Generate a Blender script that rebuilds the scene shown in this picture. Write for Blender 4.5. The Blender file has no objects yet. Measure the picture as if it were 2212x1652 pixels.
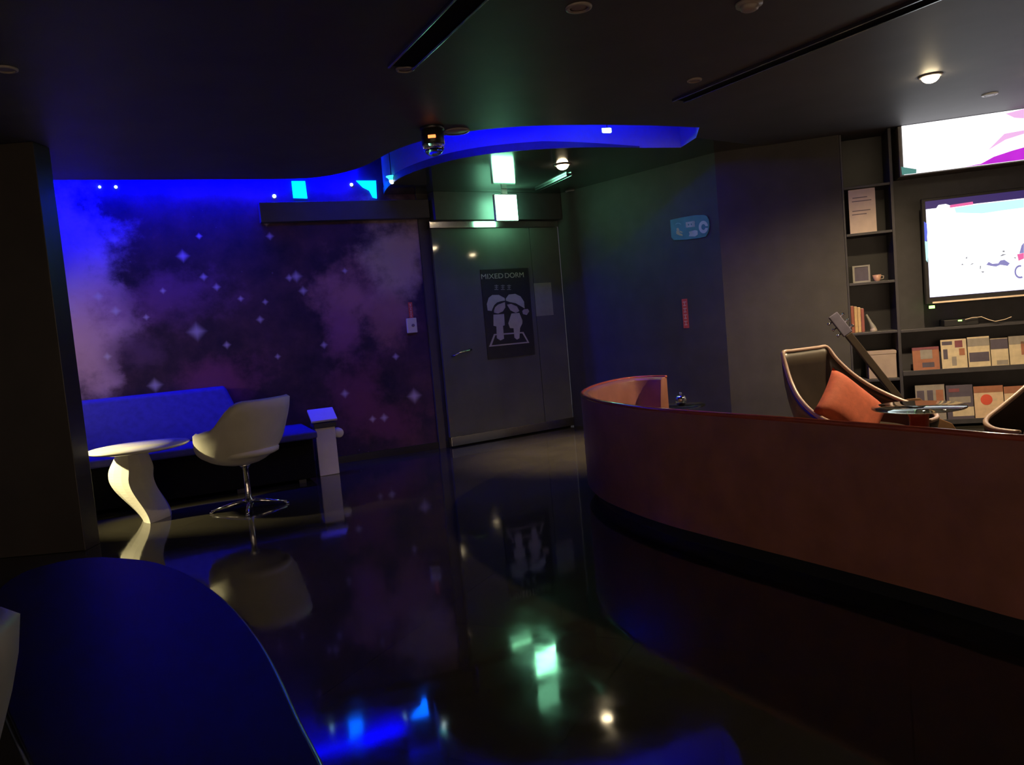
import bpy, bmesh, math, random
from mathutils import Vector, Matrix
random.seed(7)
SC = bpy.context.scene
COL = SC.collection

# ------------------------------------------------------------------ camera
FPX, EYE = 1700.0, 1.2
PITCH, ROLL = math.radians(4.24), math.atan(0.0875)
CF = Vector((0, math.cos(PITCH), -math.sin(PITCH)))
_u0 = Vector((0, math.sin(PITCH), math.cos(PITCH)))
CR = Vector((1, 0, 0)) * math.cos(ROLL) - _u0 * math.sin(ROLL)
CU = _u0 * math.cos(ROLL) + Vector((1, 0, 0)) * math.sin(ROLL)
CAM = Vector((0, 0, EYE))
cam_data = bpy.data.cameras.new('camera')
cam_data.sensor_fit = 'HORIZONTAL'
cam_data.sensor_width = 36.0
cam_data.lens = 36.0 * FPX / 2212.0
cam_data.clip_start = 0.02
cam = bpy.data.objects.new('camera', cam_data)
COL.objects.link(cam)
cam.matrix_world = Matrix(((CR.x, CU.x, -CF.x, CAM.x), (CR.y, CU.y, -CF.y, CAM.y), (CR.z, CU.z, -CF.z, CAM.z), (0, 0, 0, 1)))
SC.camera = cam

# ------------------------------------------------------------------ world, exposure
world = bpy.data.worlds.new('world')
SC.world = world
world.use_nodes = True
world.node_tree.nodes['Background'].inputs[0].default_value = (0.9, 0.85, 1.0, 1)
world.node_tree.nodes['Background'].inputs[1].default_value = 0.06
SC.view_settings.view_transform = 'Standard'
SC.view_settings.look = 'None'
SC.view_settings.exposure = 0.0
SC.view_settings.gamma = 1.0
SC.view_settings.use_curve_mapping = False
SC.cycles.max_bounces = 8
SC.cycles.diffuse_bounces = 3
SC.cycles.glossy_bounces = 4
SC.cycles.sample_clamp_indirect = 4.0
SC.cycles.caustics_reflective = False
SC.cycles.caustics_refractive = False
# brightness of the light each lamp in the room gives (used by the lamps' builders)
LED_STRENGTH = 170.0
EXIT_STRENGTH = 22.0
TV_STRENGTH = 2.0
LIGHTBOX_STRENGTH = 1.7

# ------------------------------------------------------------------ measuring helpers
def ray(x, y):
    return CF + CR * ((x - 1106) / FPX) + CU * ((826 - y) / FPX)

def P(x, y, z=0.0):
    """the point at height z that the photograph shows at pixel x, y"""
    d = ray(x, y)
    return CAM + d * ((z - EYE) / d.z)

def PD(x, y, depth):
    """the point at a given distance into the room"""
    d = ray(x, y)
    return CAM + d * (depth / d.y)

class Wall:
    """a vertical plane: s runs along it, n towards the room, z up"""
    def __init__(self, a, b):
        self.a = Vector((a[0], a[1], 0)); self.b = Vector((b[0], b[1], 0))
        self.t = (self.b - self.a).normalized()
        self.n = Vector((self.t.y, -self.t.x, 0))
        if self.n.dot(CAM - self.a) < 0: self.n = -self.n
    def pt(self, s, z, n=0.0):
        return self.a + self.t * s + self.n * n + Vector((0, 0, z))
    def hit(self, x, y, n=0.0):
        d = ray(x, y); a = self.a + self.n * n
        k = (a - CAM).dot(self.n) / d.dot(self.n)
        q = CAM + d * k
        return ((q - a).dot(self.t), q.z)
    def matrix(self, s=0, z=0, n=0):
        o = self.pt(s, z, n); x = self.t; y = -self.n; zz = Vector((0, 0, 1))
        return Matrix(((x.x, y.x, zz.x, o.x), (x.y, y.y, zz.y, o.y), (x.z, y.z, zz.z, o.z), (0, 0, 0, 1)))
    # local frame: x along the wall (left to right as seen), y into the wall, z up

# ------------------------------------------------------------------ materials
def new_mat(name):
    m = bpy.data.materials.new(name); m.use_nodes = True
    return m, m.node_tree.nodes, m.node_tree.links, m.node_tree.nodes['Principled BSDF']

def mat(name, col, rough=0.5, metal=0.0, spec=0.5, var=0.15, scale=12.0, bump=0.0, bscale=80.0, coat=0.0, ior=None):
    m, N, L, b = new_mat(name)
    tc = N.new('ShaderNodeTexCoord')
    nz = N.new('ShaderNodeTexNoise'); nz.inputs['Scale'].default_value = scale; nz.inputs['Detail'].default_value = 5
    L.new(tc.outputs['Object'], nz.inputs['Vector'])
    rmp = N.new('ShaderNodeValToRGB')
    rmp.color_ramp.elements[0].position = 0.3; rmp.color_ramp.elements[1].position = 0.7
    rmp.color_ramp.elements[0].color = (*[max(0, c * (1 - var)) for c in col], 1)
    rmp.color_ramp.elements[1].color = (*[min(1, c * (1 + var)) for c in col], 1)
    L.new(nz.outputs['Fac'], rmp.inputs['Fac'])
    L.new(rmp.outputs['Color'], b.inputs['Base Color'])
    b.inputs['Roughness'].default_value = rough
    b.inputs['Metallic'].default_value = metal
    b.inputs['Specular IOR Level'].default_value = spec
    if ior: b.inputs['IOR'].default_value = ior
    if coat: b.inputs['Coat Weight'].default_value = coat; b.inputs['Coat Roughness'].default_value = 0.05
    if bump:
        n2 = N.new('ShaderNodeTexNoise'); n2.inputs['Scale'].default_value = bscale; n2.inputs['Detail'].default_value = 3
        L.new(tc.outputs['Object'], n2.inputs['Vector'])
        bp = N.new('ShaderNodeBump'); bp.inputs['Strength'].default_value = bump; bp.inputs['Distance'].default_value = 0.01
        L.new(n2.outputs['Fac'], bp.inputs['Height']); L.new(bp.outputs['Normal'], b.inputs['Normal'])
    return m

def emit(name, col, strength, var=0.05):
    m, N, L, b = new_mat(name)
    b.inputs['Base Color'].default_value = (0.02, 0.02, 0.02, 1)
    tc = N.new('ShaderNodeTexCoord'); nz = N.new('ShaderNodeTexNoise'); nz.inputs['Scale'].default_value = 6
    L.new(tc.outputs['Object'], nz.inputs['Vector'])
    rmp = N.new('ShaderNodeValToRGB')
    rmp.color_ramp.elements[0].color = (*[c * (1 - var) for c in col], 1)
    rmp.color_ramp.elements[1].color = (*col, 1)
    L.new(nz.outputs['Fac'], rmp.inputs['Fac'])
    L.new(rmp.outputs['Color'], b.inputs['Emission Color'])
    b.inputs['Emission Strength'].default_value = strength
    return m

def glass(name, col, rough=0.02):
    m, N, L, b = new_mat(name)
    b.inputs['Base Color'].default_value = (*col, 1)
    b.inputs['Transmission Weight'].default_value = 1.0
    b.inputs['Roughness'].default_value = rough
    b.inputs['IOR'].default_value = 1.45
    return m

M = {}
M['ceiling'] = mat('black_ceiling_paint', (0.090, 0.087, 0.095), 0.55, spec=0.4, var=0.12, scale=3, bump=0.05, bscale=200)
M['soffit'] = mat('black_gloss_soffit', (0.05, 0.052, 0.05), 0.10, spec=0.6, var=0.1, scale=3)
M['recess'] = mat('white_recess_paint', (0.30, 0.30, 0.33), 0.7, var=0.03)
M['dark_wall'] = mat('charcoal_wall_paint', (0.072, 0.068, 0.064), 0.6, spec=0.3, var=0.12, scale=5, bump=0.05, bscale=120)
M['door_glass'] = mat('black_back_painted_glass', (0.105, 0.110, 0.098), 0.045, spec=0.7, var=0.15, scale=2)
M['bulkhead'] = mat('bulkhead_paint', (0.05, 0.05, 0.055), 0.5, var=0.1)
M['steel'] = mat('brushed_steel', (0.55, 0.53, 0.5), 0.16, metal=1.0, var=0.06, scale=30)
M['chrome'] = mat('chrome', (0.8, 0.8, 0.82), 0.08, metal=1.0, var=0.02)
M['black'] = mat('black_plastic', (0.018, 0.018, 0.02), 0.35, var=0.1)
M['deep_black'] = mat('matt_black_fabric', (0.008, 0.008, 0.009), 0.9, spec=0.1, var=0.1)
M['satin_black'] = mat('satin_black_board', (0.022, 0.023, 0.022), 0.45, var=0.12)
M['white_shell'] = mat('white_leatherette', (0.72, 0.68, 0.60), 0.42, var=0.05, scale=8, bump=0.04, bscale=150)
M['white_gloss'] = mat('white_gloss_lacquer', (0.78, 0.74, 0.68), 0.22, var=0.03)
M['red_leather'] = mat('red_orange_leather', (0.34, 0.14, 0.10), 0.36, var=0.14, scale=7, bump=0.05, bscale=220)
M['red_edge'] = mat('red_gloss_piping', (0.46, 0.10, 0.055), 0.11, spec=0.9, var=0.08)
M['red_cloth'] = mat('orange_red_cushion_cloth', (0.62, 0.13, 0.06), 0.8, var=0.12, scale=25, bump=0.15, bscale=300)
M['navy'] = mat('navy_upholstery', (0.055, 0.05, 0.24), 0.75, var=0.15, scale=20, bump=0.1, bscale=250)
M['table_dark'] = mat('dark_lacquer_tabletop', (0.028, 0.025, 0.045), 0.42, spec=0.10, var=0.1, scale=4)
M['edge_metal'] = mat('thin_metal_rim', (0.35, 0.36, 0.38), 0.25, metal=1.0, var=0.1)
M['column'] = mat('dark_brown_column_paint', (0.050, 0.042, 0.034), 0.38, spec=0.4, var=0.12, scale=4)
M['paper'] = mat('cream_paper', (0.92, 0.74, 0.58), 0.7, var=0.06)
M['card'] = mat('brown_card', (0.42, 0.33, 0.27), 0.75, var=0.08)
M['grey_paper'] = mat('greyish_sheet', (0.26, 0.27, 0.17), 0.6, var=0.1)
M['print_white'] = mat('pale_print', (0.46, 0.44, 0.33), 0.6, var=0.08)
M['ink'] = mat('grey_ink', (0.22, 0.17, 0.16), 0.7, var=0.1)
M['print_red'] = mat('red_print', (0.70, 0.10, 0.06), 0.6, var=0.1)
M['sign_green'] = mat('green_sign_plastic', (0.10, 0.32, 0.24), 0.4, var=0.12)
M['sign_white'] = mat('sign_white_print', (0.62, 0.72, 0.58), 0.5, var=0.06)
M['sign_yellow'] = mat('sign_yellow_print', (0.62, 0.55, 0.22), 0.5, var=0.06)
M['shelf'] = mat('dark_shelf_board', (0.055, 0.053, 0.062), 0.4, var=0.12)
M['trim_pale'] = mat('pale_fixture_plastic', (0.42, 0.36, 0.32), 0.5, var=0.05)
M['trim_white'] = mat('white_fixture_plastic', (0.85, 0.85, 0.88), 0.4, var=0.03)
M['wood'] = mat('guitar_wood', (0.20, 0.11, 0.06), 0.3, var=0.2, scale=15)
M['chair_inner'] = mat('dark_brown_leather', (0.06, 0.045, 0.035), 0.3, var=0.15, scale=8)
M['chair_trim'] = mat('pale_piping', (0.56, 0.40, 0.33), 0.3, var=0.05)
M['red_gloss'] = mat('red_lacquer', (0.42, 0.07, 0.035), 0.25, var=0.08)
M['table_glass'] = glass('smoked_glass', (0.62, 0.75, 0.72))
M['dome'] = glass('clear_dome', (0.85, 0.88, 0.95))
M['book'] = mat('book_pages', (0.62, 0.42, 0.20), 0.7, var=0.15, scale=30)
M['book_red'] = mat('red_book_cover', (0.32, 0.10, 0.08), 0.6, var=0.15)
M['frame_grey'] = mat('grey_frame', (0.30, 0.29, 0.27), 0.5, var=0.1)
M['e_warm'] = emit('warm_lamp_face', (1.0, 0.80, 0.48), 40.0)
M['e_blue'] = emit('blue_led', (0.0, 0.0, 1.0), LED_STRENGTH, 0.02)
M['e_blue_wall'] = emit('blue_led_wall', (0.0, 0.0, 1.0), 820.0, 0.02)
M['e_cyan'] = emit('cyan_panel_light', (0.0, 0.11, 1.0), 14.0)
M['e_cyan_white'] = emit('cyan_white_bulb', (0.45, 1.0, 1.0), 5.0)
M['e_exit'] = emit('green_white_sign_face', (0.30, 1.0, 0.55), EXIT_STRENGTH)
M['e_ir'] = emit('infrared_leds', (1.0, 0.20, 0.05), 3.0)
M['e_green'] = emit('green_indicator', (0.35, 1.0, 0.15), 5.0)
M['tv_white'] = emit('screen_white', (0.92, 0.96, 1.0), TV_STRENGTH)
M['tv_cyan'] = emit('screen_pale_cyan', (0.50, 0.98, 0.95), 1.3)
M['tv_blue'] = emit('screen_blue', (0.10, 0.16, 0.9), 0.9)
M['tv_dark'] = emit('screen_dark_blue', (0.055, 0.03, 0.18), 0.75)
M['tv_grey'] = emit('screen_lilac_grey', (0.30, 0.28, 0.62), 0.9)
M['tv_ink'] = emit('screen_grey', (0.30, 0.30, 0.36), 0.7)
M['tv_red'] = emit('screen_pink_red', (1.0, 0.16, 0.45), 0.9)
M['lb_white'] = emit('lightbox_white', (0.98, 0.97, 1.0), LIGHTBOX_STRENGTH)
M['lb_pink'] = emit('lightbox_pale_pink', (1.0, 0.55, 0.95), 0.95)
M['lb_magenta'] = emit('lightbox_magenta', (0.75, 0.03, 0.92), 1.0, 0.5)
M['lb_teal'] = emit('lightbox_teal', (0.10, 0.32, 0.28), 0.8)

# polished dark floor: large tiles, faint clouding, fine scratches
def floor_mat():
    m, N, L, b = new_mat('polished_dark_stone')
    tc = N.new('ShaderNodeTexCoord')
    mp = N.new('ShaderNodeMapping'); mp.inputs['Rotation'].default_value = (0, 0, math.radians(26))
    L.new(tc.outputs['Object'], mp.inputs['Vector'])
    nz = N.new('ShaderNodeTexNoise'); nz.inputs['Scale'].default_value = 2.5; nz.inputs['Detail'].default_value = 8
    L.new(mp.outputs['Vector'], nz.inputs['Vector'])
    r1 = N.new('ShaderNodeValToRGB')
    r1.color_ramp.elements[0].color = (0.022, 0.020, 0.017, 1); r1.color_ramp.elements[1].color = (0.052, 0.046, 0.036, 1)
    L.new(nz.outputs['Fac'], r1.inputs['Fac'])
    bk = N.new('ShaderNodeTexBrick')
    bk.offset = 0.0; bk.inputs['Scale'].default_value = 1.0
    bk.inputs['Brick Width'].default_value = 0.9; bk.inputs['Row Height'].default_value = 0.9
    bk.inputs['Mortar Size'].default_value = 0.003
    bk.inputs['Color1'].default_value = (1, 1, 1, 1); bk.inputs['Color2'].default_value = (0.9, 0.9, 0.9, 1)
    bk.inputs['Mortar'].default_value = (0.5, 0.5, 0.5, 1)
    L.new(mp.outputs['Vector'], bk.inputs['Vector'])
    mx = N.new('ShaderNodeMix'); mx.data_type = 'RGBA'; mx.blend_type = 'MULTIPLY'; mx.inputs['Factor'].default_value = 1
    L.new(r1.outputs['Color'], mx.inputs['A']); L.new(bk.outputs['Color'], mx.inputs['B'])
    L.new(mx.outputs['Result'], b.inputs['Base Color'])
    n2 = N.new('ShaderNodeTexNoise'); n2.inputs['Scale'].default_value = 6.0; n2.inputs['Detail'].default_value = 6
    L.new(mp.outputs['Vector'], n2.inputs['Vector'])
    mr = N.new('ShaderNodeMapRange'); mr.inputs['From Min'].default_value = 0.3; mr.inputs['From Max'].default_value = 0.75
    mr.inputs['To Min'].default_value = 0.03; mr.inputs['To Max'].default_value = 0.10
    L.new(n2.outputs['Fac'], mr.inputs['Value']); L.new(mr.outputs['Result'], b.inputs['Roughness'])
    n3 = N.new('ShaderNodeTexNoise'); n3.inputs['Scale'].default_value = 3.0; n3.inputs['Detail'].default_value = 2
    L.new(mp.outputs['Vector'], n3.inputs['Vector'])
    bp = N.new('ShaderNodeBump'); bp.inputs['Strength'].default_value = 0.04; bp.inputs['Distance'].default_value = 0.02
    L.new(n3.outputs['Fac'], bp.inputs['Height']); L.new(bp.outputs['Normal'], b.inputs['Normal'])
    b.inputs['Specular IOR Level'].default_value = 0.62
    return m
M['floor'] = floor_mat()

# ------------------------------------------------------------------ mesh helpers
def link(name, bm, m, parent=None, smooth=False, bevel=0.0, seg=2, mtx=None):
    me = bpy.data.meshes.new(name)
    bmesh.ops.recalc_face_normals(bm, faces=bm.faces[:])
    bm.to_mesh(me); bm.free()
    if smooth:
        for p in me.polygons: p.use_smooth = True
    mats = m if isinstance(m, (list, tuple)) else [m]
    for k in mats: me.materials.append(k)
    o = bpy.data.objects.new(name, me)
    COL.objects.link(o)
    if parent is not None: o.parent = parent
    if mtx is not None: o.matrix_world = mtx
    if bevel:
        b = o.modifiers.new('bevel', 'BEVEL'); b.width = bevel; b.segments = seg; b.limit_method = 'ANGLE'; b.angle_limit = math.radians(40)
    return o

def tag(o, label=None, cat=None, group=None, kind=None):
    if label: o['label'] = label
    if cat: o['category'] = cat
    if group: o['group'] = group
    if kind: o['kind'] = kind
    return o

def thing(name, label, cat, loc=(0, 0, 0), rz=0.0, group=None, mtx=None):
    o = bpy.data.objects.new(name, None); COL.objects.link(o)
    o.empty_display_size = 0.1
    if mtx is not None: o.matrix_world = mtx
    else:
        o.location = loc; o.rotation_euler = (0, 0, rz)
    return tag(o, label, cat, group)

def copy_tree(o, parent=None):
    c = o.copy(); COL.objects.link(c)
    if parent is not None: c.parent = parent
    for ch in list(o.children): copy_tree(ch, c)
    return c

def add_box(bm, x0, x1, y0, y1, z0, z1, mtx=None):
    v = [bm.verts.new(p) for p in ((x0, y0, z0), (x1, y0, z0), (x1, y1, z0), (x0, y1, z0), (x0, y0, z1), (x1, y0, z1), (x1, y1, z1), (x0, y1, z1))]
    for f in ((0, 3, 2, 1), (4, 5, 6, 7), (0, 1, 5, 4), (1, 2, 6, 5), (2, 3, 7, 6), (3, 0, 4, 7)):
        bm.faces.new([v[i] for i in f])
    if mtx is not None: bmesh.ops.transform(bm, matrix=mtx, verts=v)
    return bm

def bx(*a, mtx=None):
    return add_box(bmesh.new(), *a, mtx=mtx)

def add_lathe(bm, prof, seg=32, mtx=None, cap=True):
    rings = []; vs = []
    for r, z in prof:
        ring = [bm.verts.new((r * math.cos(2 * math.pi * i / seg), r * math.sin(2 * math.pi * i / seg), z)) for i in range(seg)]
        rings.append(ring); vs += ring
    for a, b in zip(rings, rings[1:]):
        for i in range(seg):
            bm.faces.new((a[i], a[(i + 1) % seg], b[(i + 1) % seg], b[i]))
    if cap:
        bm.faces.new(rings[0][::-1]); bm.faces.new(rings[-1])
    if mtx is not None: bmesh.ops.transform(bm, matrix=mtx, verts=vs)
    return bm

def lathe(prof, seg=32, mtx=None, cap=True):
    return add_lathe(bmesh.new(), prof, seg, mtx, cap)

def add_tube(bm, pts, r, seg=8, closed=False):
    pts = [Vector(p) for p in pts]; n = len(pts); rings = []
    rad = r if isinstance(r, (list, tuple)) else [r] * n
    up = Vector((0, 0, 1)); prev = None
    for i, p in enumerate(pts):
        a = pts[(i - 1) % n] if (closed or i > 0) else p
        b = pts[(i + 1) % n] if (closed or i < n - 1) else p
        t = (b - a).normalized()
        if prev is None:
            x = t.cross(up)
            if x.length < 1e-3: x = t.cross(Vector((1, 0, 0)))
        else: x = prev - t * prev.dot(t)
        x.normalize(); prev = x; y = t.cross(x)
        rings.append([bm.verts.new(p + (x * math.cos(2 * math.pi * k / seg) + y * math.sin(2 * math.pi * k / seg)) * rad[i]) for k in range(seg)])
    pairs = list(zip(rings, rings[1:])) + ([(rings[-1], rings[0])] if closed else [])
    for a, b in pairs:
        for k in range(seg): bm.faces.new((a[k], a[(k + 1) % seg], b[(k + 1) % seg], b[k]))
    if not closed:
        bm.faces.new(rings[0][::-1]); bm.faces.new(rings[-1])
    return bm

def tube(*a, **k): return add_tube(bmesh.new(), *a, **k)

def add_prism(bm, poly, z0, z1, mtx=None):
    """polygon (x, y) raised from z0 to z1"""
    lo = [bm.verts.new((p[0], p[1], z0)) for p in poly]; hi = [bm.verts.new((p[0], p[1], z1)) for p in poly]
    n = len(poly)
    f = [bm.faces.new(lo[::-1]), bm.faces.new(hi)]
    for i in range(n): bm.faces.new((lo[i], lo[(i + 1) % n], hi[(i + 1) % n], hi[i]))
    bmesh.ops.triangulate(bm, faces=f)
    if mtx is not None: bmesh.ops.transform(bm, matrix=mtx, verts=lo + hi)
    return bm

def prism(*a, **k): return add_prism(bmesh.new(), *a, **k)

def add_plate(bm, poly, y0, y1):
    """polygon (x, z) in a wall's local frame, from depth y0 to y1 (negative y is towards the room)"""
    return add_prism(bm, poly, y0, y1, mtx=Matrix(((1, 0, 0, 0), (0, 0, 1, 0), (0, 1, 0, 0), (0, 0, 0, 1))))

def plate(poly, y0, y1): return add_plate(bmesh.new(), poly, y0, y1)

def catmull(pts, n=8, closed=False):
    pts = [Vector((*p, 0)) if len(p) == 2 else Vector(p) for p in pts]; out = []; m = len(pts)
    for i in range(m if closed else m - 1):
        p0 = pts[(i - 1) % m] if closed or i > 0 else pts[0]
        p1, p2 = pts[i], pts[(i + 1) % m]
        p3 = pts[(i + 2) % m] if closed or i + 2 < m else pts[-1]
        for k in range(n):
            t = k / n
            out.append(0.5 * ((2 * p1) + (p2 - p0) * t + (2 * p0 - 5 * p1 + 4 * p2 - p3) * t * t + (3 * p1 - p0 - 3 * p2 + p3) * t ** 3))
    if not closed: out.append(pts[-1])
    return out

def smooth01(a, b, x):
    t = max(0.0, min(1.0, (x - a) / (b - a))); return t * t * (3 - 2 * t)

def text_bm(body, size, align='LEFT'):
    cu = bpy.data.curves.new('lettering', 'FONT'); cu.body = body; cu.size = size; cu.align_x = align; cu.extrude = 0.0006
    o = bpy.data.objects.new('lettering', cu); COL.objects.link(o)
    dg = bpy.context.evaluated_depsgraph_get(); dg.update()
    me = bpy.data.meshes.new_from_object(o.evaluated_get(dg))
    bm = bmesh.new(); bm.from_mesh(me)
    bpy.data.objects.remove(o); bpy.data.curves.remove(cu); bpy.data.meshes.remove(me)
    return bm

STAND = Matrix(((1, 0, 0, 0), (0, 0, -1, 0), (0, 1, 0, 0), (0, 0, 0, 1)))   # text plane stood up, facing -y

# ------------------------------------------------------------------ the room
CEIL, TOP = 2.57, 3.02
W_BACK = Wall(P(740, 1000), P(960, 967))                       # printed wall
W_DOOR = Wall(P(975, 967), P(1240, 920))                       # dark glass door wall
GX = Vector((1.99, 7.19, 0))
W_RIGHT = Wall(P(1240, 920), GX)                               # plain dark wall
_a = math.radians(17)
W_TV = Wall(GX, GX + Vector((math.cos(_a), -math.sin(_a), 0))) # media wall

link('floor', bx(-9, 11, -6, 11, -0.12, 0), M['floor'])['kind'] = 'structure'

near_edge = catmull([(-4.0, 5.72), (-3.32, 6.02), (-2.46, 6.40), (-1.75, 6.71), (-1.40, 6.74), (-1.06, 6.50), (-0.70, 5.99), (-0.32, 5.70), (0.14, 5.63), (0.64, 5.74), (1.17, 5.94), (1.60, 6.15)], 6)
far_edge = catmull([(1.61, 6.84), (1.23, 6.70), (0.85, 6.54), (0.52, 6.45), (0.18, 6.42), (-0.12, 6.46), (-0.42, 6.62), (-0.76, 6.99), (-0.98, 7.45), (-1.10, 7.90)], 6)
ne = [(p.x, p.y) for p in near_edge]; fe = [(p.x, p.y) for p in far_edge]
ceil_main = link('ceiling', prism([(-9, 7.0), (-4.0, 7.0)] + ne + [(1.66, 6.5), (3.0, 7.6), (11, 7.6), (11, -6), (-9, -6)], CEIL, TOP), [M['ceiling'], M['recess']]); ceil_main['kind'] = 'structure'
ceil_far = link('ceiling_back', prism([(1.66, 6.5)] + fe + [(-1.10, 10.5), (5, 10.5), (3.0, 7.6)], CEIL, TOP), [M['soffit'], M['recess']]); ceil_far['kind'] = 'structure'
for _o in (ceil_main, ceil_far):
    for _p in _o.data.polygons:
        if abs(_p.normal.z) < 0.1: _p.material_index = 1      # white painted sides of the recess
link('ceiling_recess', bx(-9, 11, -6, 11, TOP, TOP + 0.1), M['recess'])['kind'] = 'structure'

_lip = bmesh.new(); _rows = []
for _i, _p in enumerate(far_edge[6:]):
    _a = far_edge[6:][max(0, _i - 1)]; _b = far_edge[6:][min(len(far_edge) - 7, _i + 1)]; _t = (_b - _a).normalized(); _n = Vector((_t.y, -_t.x, 0))
    if _n.dot(CAM - _p) < 0: _n = -_n
    _h = 0.012 + 0.05 * min(1.0, _i / 14)
    _rows.append([_lip.verts.new((_p.x + _n.x * u, _p.y + _n.y * u, z)) for u, z in ((0.001, CEIL), (0.008, CEIL), (0.008, CEIL + _h), (0.001, CEIL + _h))])
for _a, _b in zip(_rows, _rows[1:]):
    for _k in range(4): _lip.faces.new((_a[_k], _a[(_k + 1) % 4], _b[(_k + 1) % 4], _b[_k]))
tag(link('trim_4', _lip, M['bulkhead']), kind='structure')

# -- printed galaxy wall
def galaxy_mat():
    m, N, L, b = new_mat('galaxy_print')
    tc = N.new('ShaderNodeTexCoord')
    sep = N.new('ShaderNodeSeparateXYZ'); L.new(tc.outputs['Object'], sep.inputs[0])
    cmb = N.new('ShaderNodeCombineXYZ'); L.new(sep.outputs['X'], cmb.inputs['X']); L.new(sep.outputs['Z'], cmb.inputs['Y'])
    flat = cmb.outputs[0]
    def math_n(op, a, bb=None, c=None):
        n = N.new('ShaderNodeMath'); n.operation = op
        for i, v in enumerate((a, bb, c)):
            if v is None: continue
            if isinstance(v, (int, float)): n.inputs[i].default_value = v
            else: L.new(v, n.inputs[i])
        return n.outputs[0]
    nz = N.new('ShaderNodeTexNoise'); nz.inputs['Scale'].default_value = 2.2; nz.inputs['Detail'].default_value = 9; nz.inputs['Roughness'].default_value = 0.62
    L.new(flat, nz.inputs['Vector'])
    fine = nz.outputs['Fac']
    def blob(px, py, r, ax=1.0):
        s, z = W_BACK.hit(px, py)
        d = N.new('ShaderNodeVectorMath'); d.operation = 'SUBTRACT'; L.new(flat, d.inputs[0]); d.inputs[1].default_value = (s, z, 0)
        sc = N.new('ShaderNodeVectorMath'); sc.operation = 'MULTIPLY'; L.new(d.outputs[0], sc.inputs[0]); sc.inputs[1].default_value = (1 / (r * ax), ax / r, 0)
        ln = N.new('ShaderNodeVectorMath'); ln.operation = 'LENGTH'; L.new(sc.outputs[0], ln.inputs[0])
        w = math_n('ADD', ln.outputs['Value'], math_n('MULTIPLY_ADD', fine, -2.6, 1.28))
        mr = N.new('ShaderNodeMapRange'); mr.interpolation_type = 'SMOOTHSTEP'
        mr.inputs['From Min'].default_value = 0.15; mr.inputs['From Max'].default_value = 1.1
        mr.inputs['To Min'].default_value = 1.0; mr.inputs['To Max'].default_value = 0.0
        L.new(w, mr.inputs['Value'])
        return mr.outputs['Result']
    rmp = N.new('ShaderNodeValToRGB'); L.new(fine, rmp.inputs['Fac'])
    e = rmp.color_ramp.elements
    e[0].position = 0.35; e[0].color = (0.020, 0.013, 0.040, 1)
    e[1].position = 0.72; e[1].color = (0.12, 0.05, 0.09, 1)
    col = rmp.outputs['Color']
    for px, py, r, ax, c in (
            (140, 590, 0.75, 0.75, (0.80, 0.58, 1.0)), (215, 680, 0.42, 0.9, (0.62, 0.36, 0.62)), (175, 780, 0.42, 0.8, (0.60, 0.36, 0.52)),  # first cloud: printed lavender, its colour also raised for lamp light on it
            (360, 640, 0.42, 1.3, (0.20, 0.07, 0.24)), (480, 820, 0.34, 1.3, (0.26, 0.06, 0.18)), (300, 760, 0.25, 1.2, (0.13, 0.06, 0.16)),
            (765, 640, 0.46, 1.0, (0.50, 0.22, 0.27)), (740, 720, 0.30, 0.8, (0.32, 0.11, 0.22)), (860, 555, 0.50, 0.9, (0.58, 0.43, 0.36)),
            (840, 690, 0.30, 1.0, (0.36, 0.16, 0.18)), (780, 850, 0.40, 0.9, (0.20, 0.05, 0.13)), (840, 910, 0.35, 1.3, (0.16, 0.04, 0.11))):
        mx = N.new('ShaderNodeMix'); mx.data_type = 'RGBA'
        L.new(math_n('MULTIPLY', blob(px, py, r, ax), 0.85), mx.inputs['Factor']); L.new(col, mx.inputs['A']); mx.inputs['B'].default_value = (*c, 1)
        col = mx.outputs['Result']
    # printed stars: small scattered ones, then the large four-pointed ones
    vo = N.new('ShaderNodeTexVoronoi'); vo.inputs['Scale'].default_value = 11.0; vo.feature = 'F1'; vo.distance = 'MANHATTAN'
    L.new(flat, vo.inputs['Vector'])
    mr = N.new('ShaderNodeMapRange'); mr.inputs['From Min'].default_value = 0.03; mr.inputs['From Max'].default_value = 0.16
    mr.inputs['To Min'].default_value = 0.14; mr.inputs['To Max'].default_value = 0.0
    L.new(vo.outputs['Distance'], mr.inputs['Value'])
    sv = N.new('ShaderNodeSeparateColor'); L.new(vo.outputs['Color'], sv.inputs[0])
    stars = math_n('MULTIPLY', mr.outputs['Result'], math_n('GREATER_THAN', sv.outputs[0], 0.88))
    for px, py, r in ((425, 716, 0.11), (395, 553, 0.075), (247, 518, 0.06), (440, 598, 0.05), (468, 620, 0.05), (352, 628, 0.04), (335, 832, 0.085), (895, 855, 0.10), (640, 597, 0.075), (655, 628, 0.06), (625, 600, 0.05),
                      (212, 640, 0.06), (250, 672, 0.06), (562, 690, 0.05), (573, 652, 0.04), (745, 850, 0.06), (830, 902, 0.06), (316, 685, 0.04), (232, 770, 0.05), (575, 480, 0.05), (583, 510, 0.05), (430, 510, 0.04), (745, 585, 0.04), (210, 555, 0.05), (700, 745, 0.05), (855, 770, 0.05), (805, 905, 0.05), (520, 645, 0.04), (490, 745, 0.05), (600, 770, 0.04)):
        s, z = W_BACK.hit(px, py)
        d = N.new('ShaderNodeVectorMath'); d.operation = 'SUBTRACT'; L.new(flat, d.inputs[0]); d.inputs[1].default_value = (s, z, 0)
        ab = N.new('ShaderNodeVectorMath'); ab.operation = 'ABSOLUTE'; L.new(d.outputs[0], ab.inputs[0])
        dt = N.new('ShaderNodeVectorMath'); dt.operation = 'DOT_PRODUCT'; L.new(ab.outputs[0], dt.inputs[0]); dt.inputs[1].default_value = (1, 1, 0)
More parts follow.
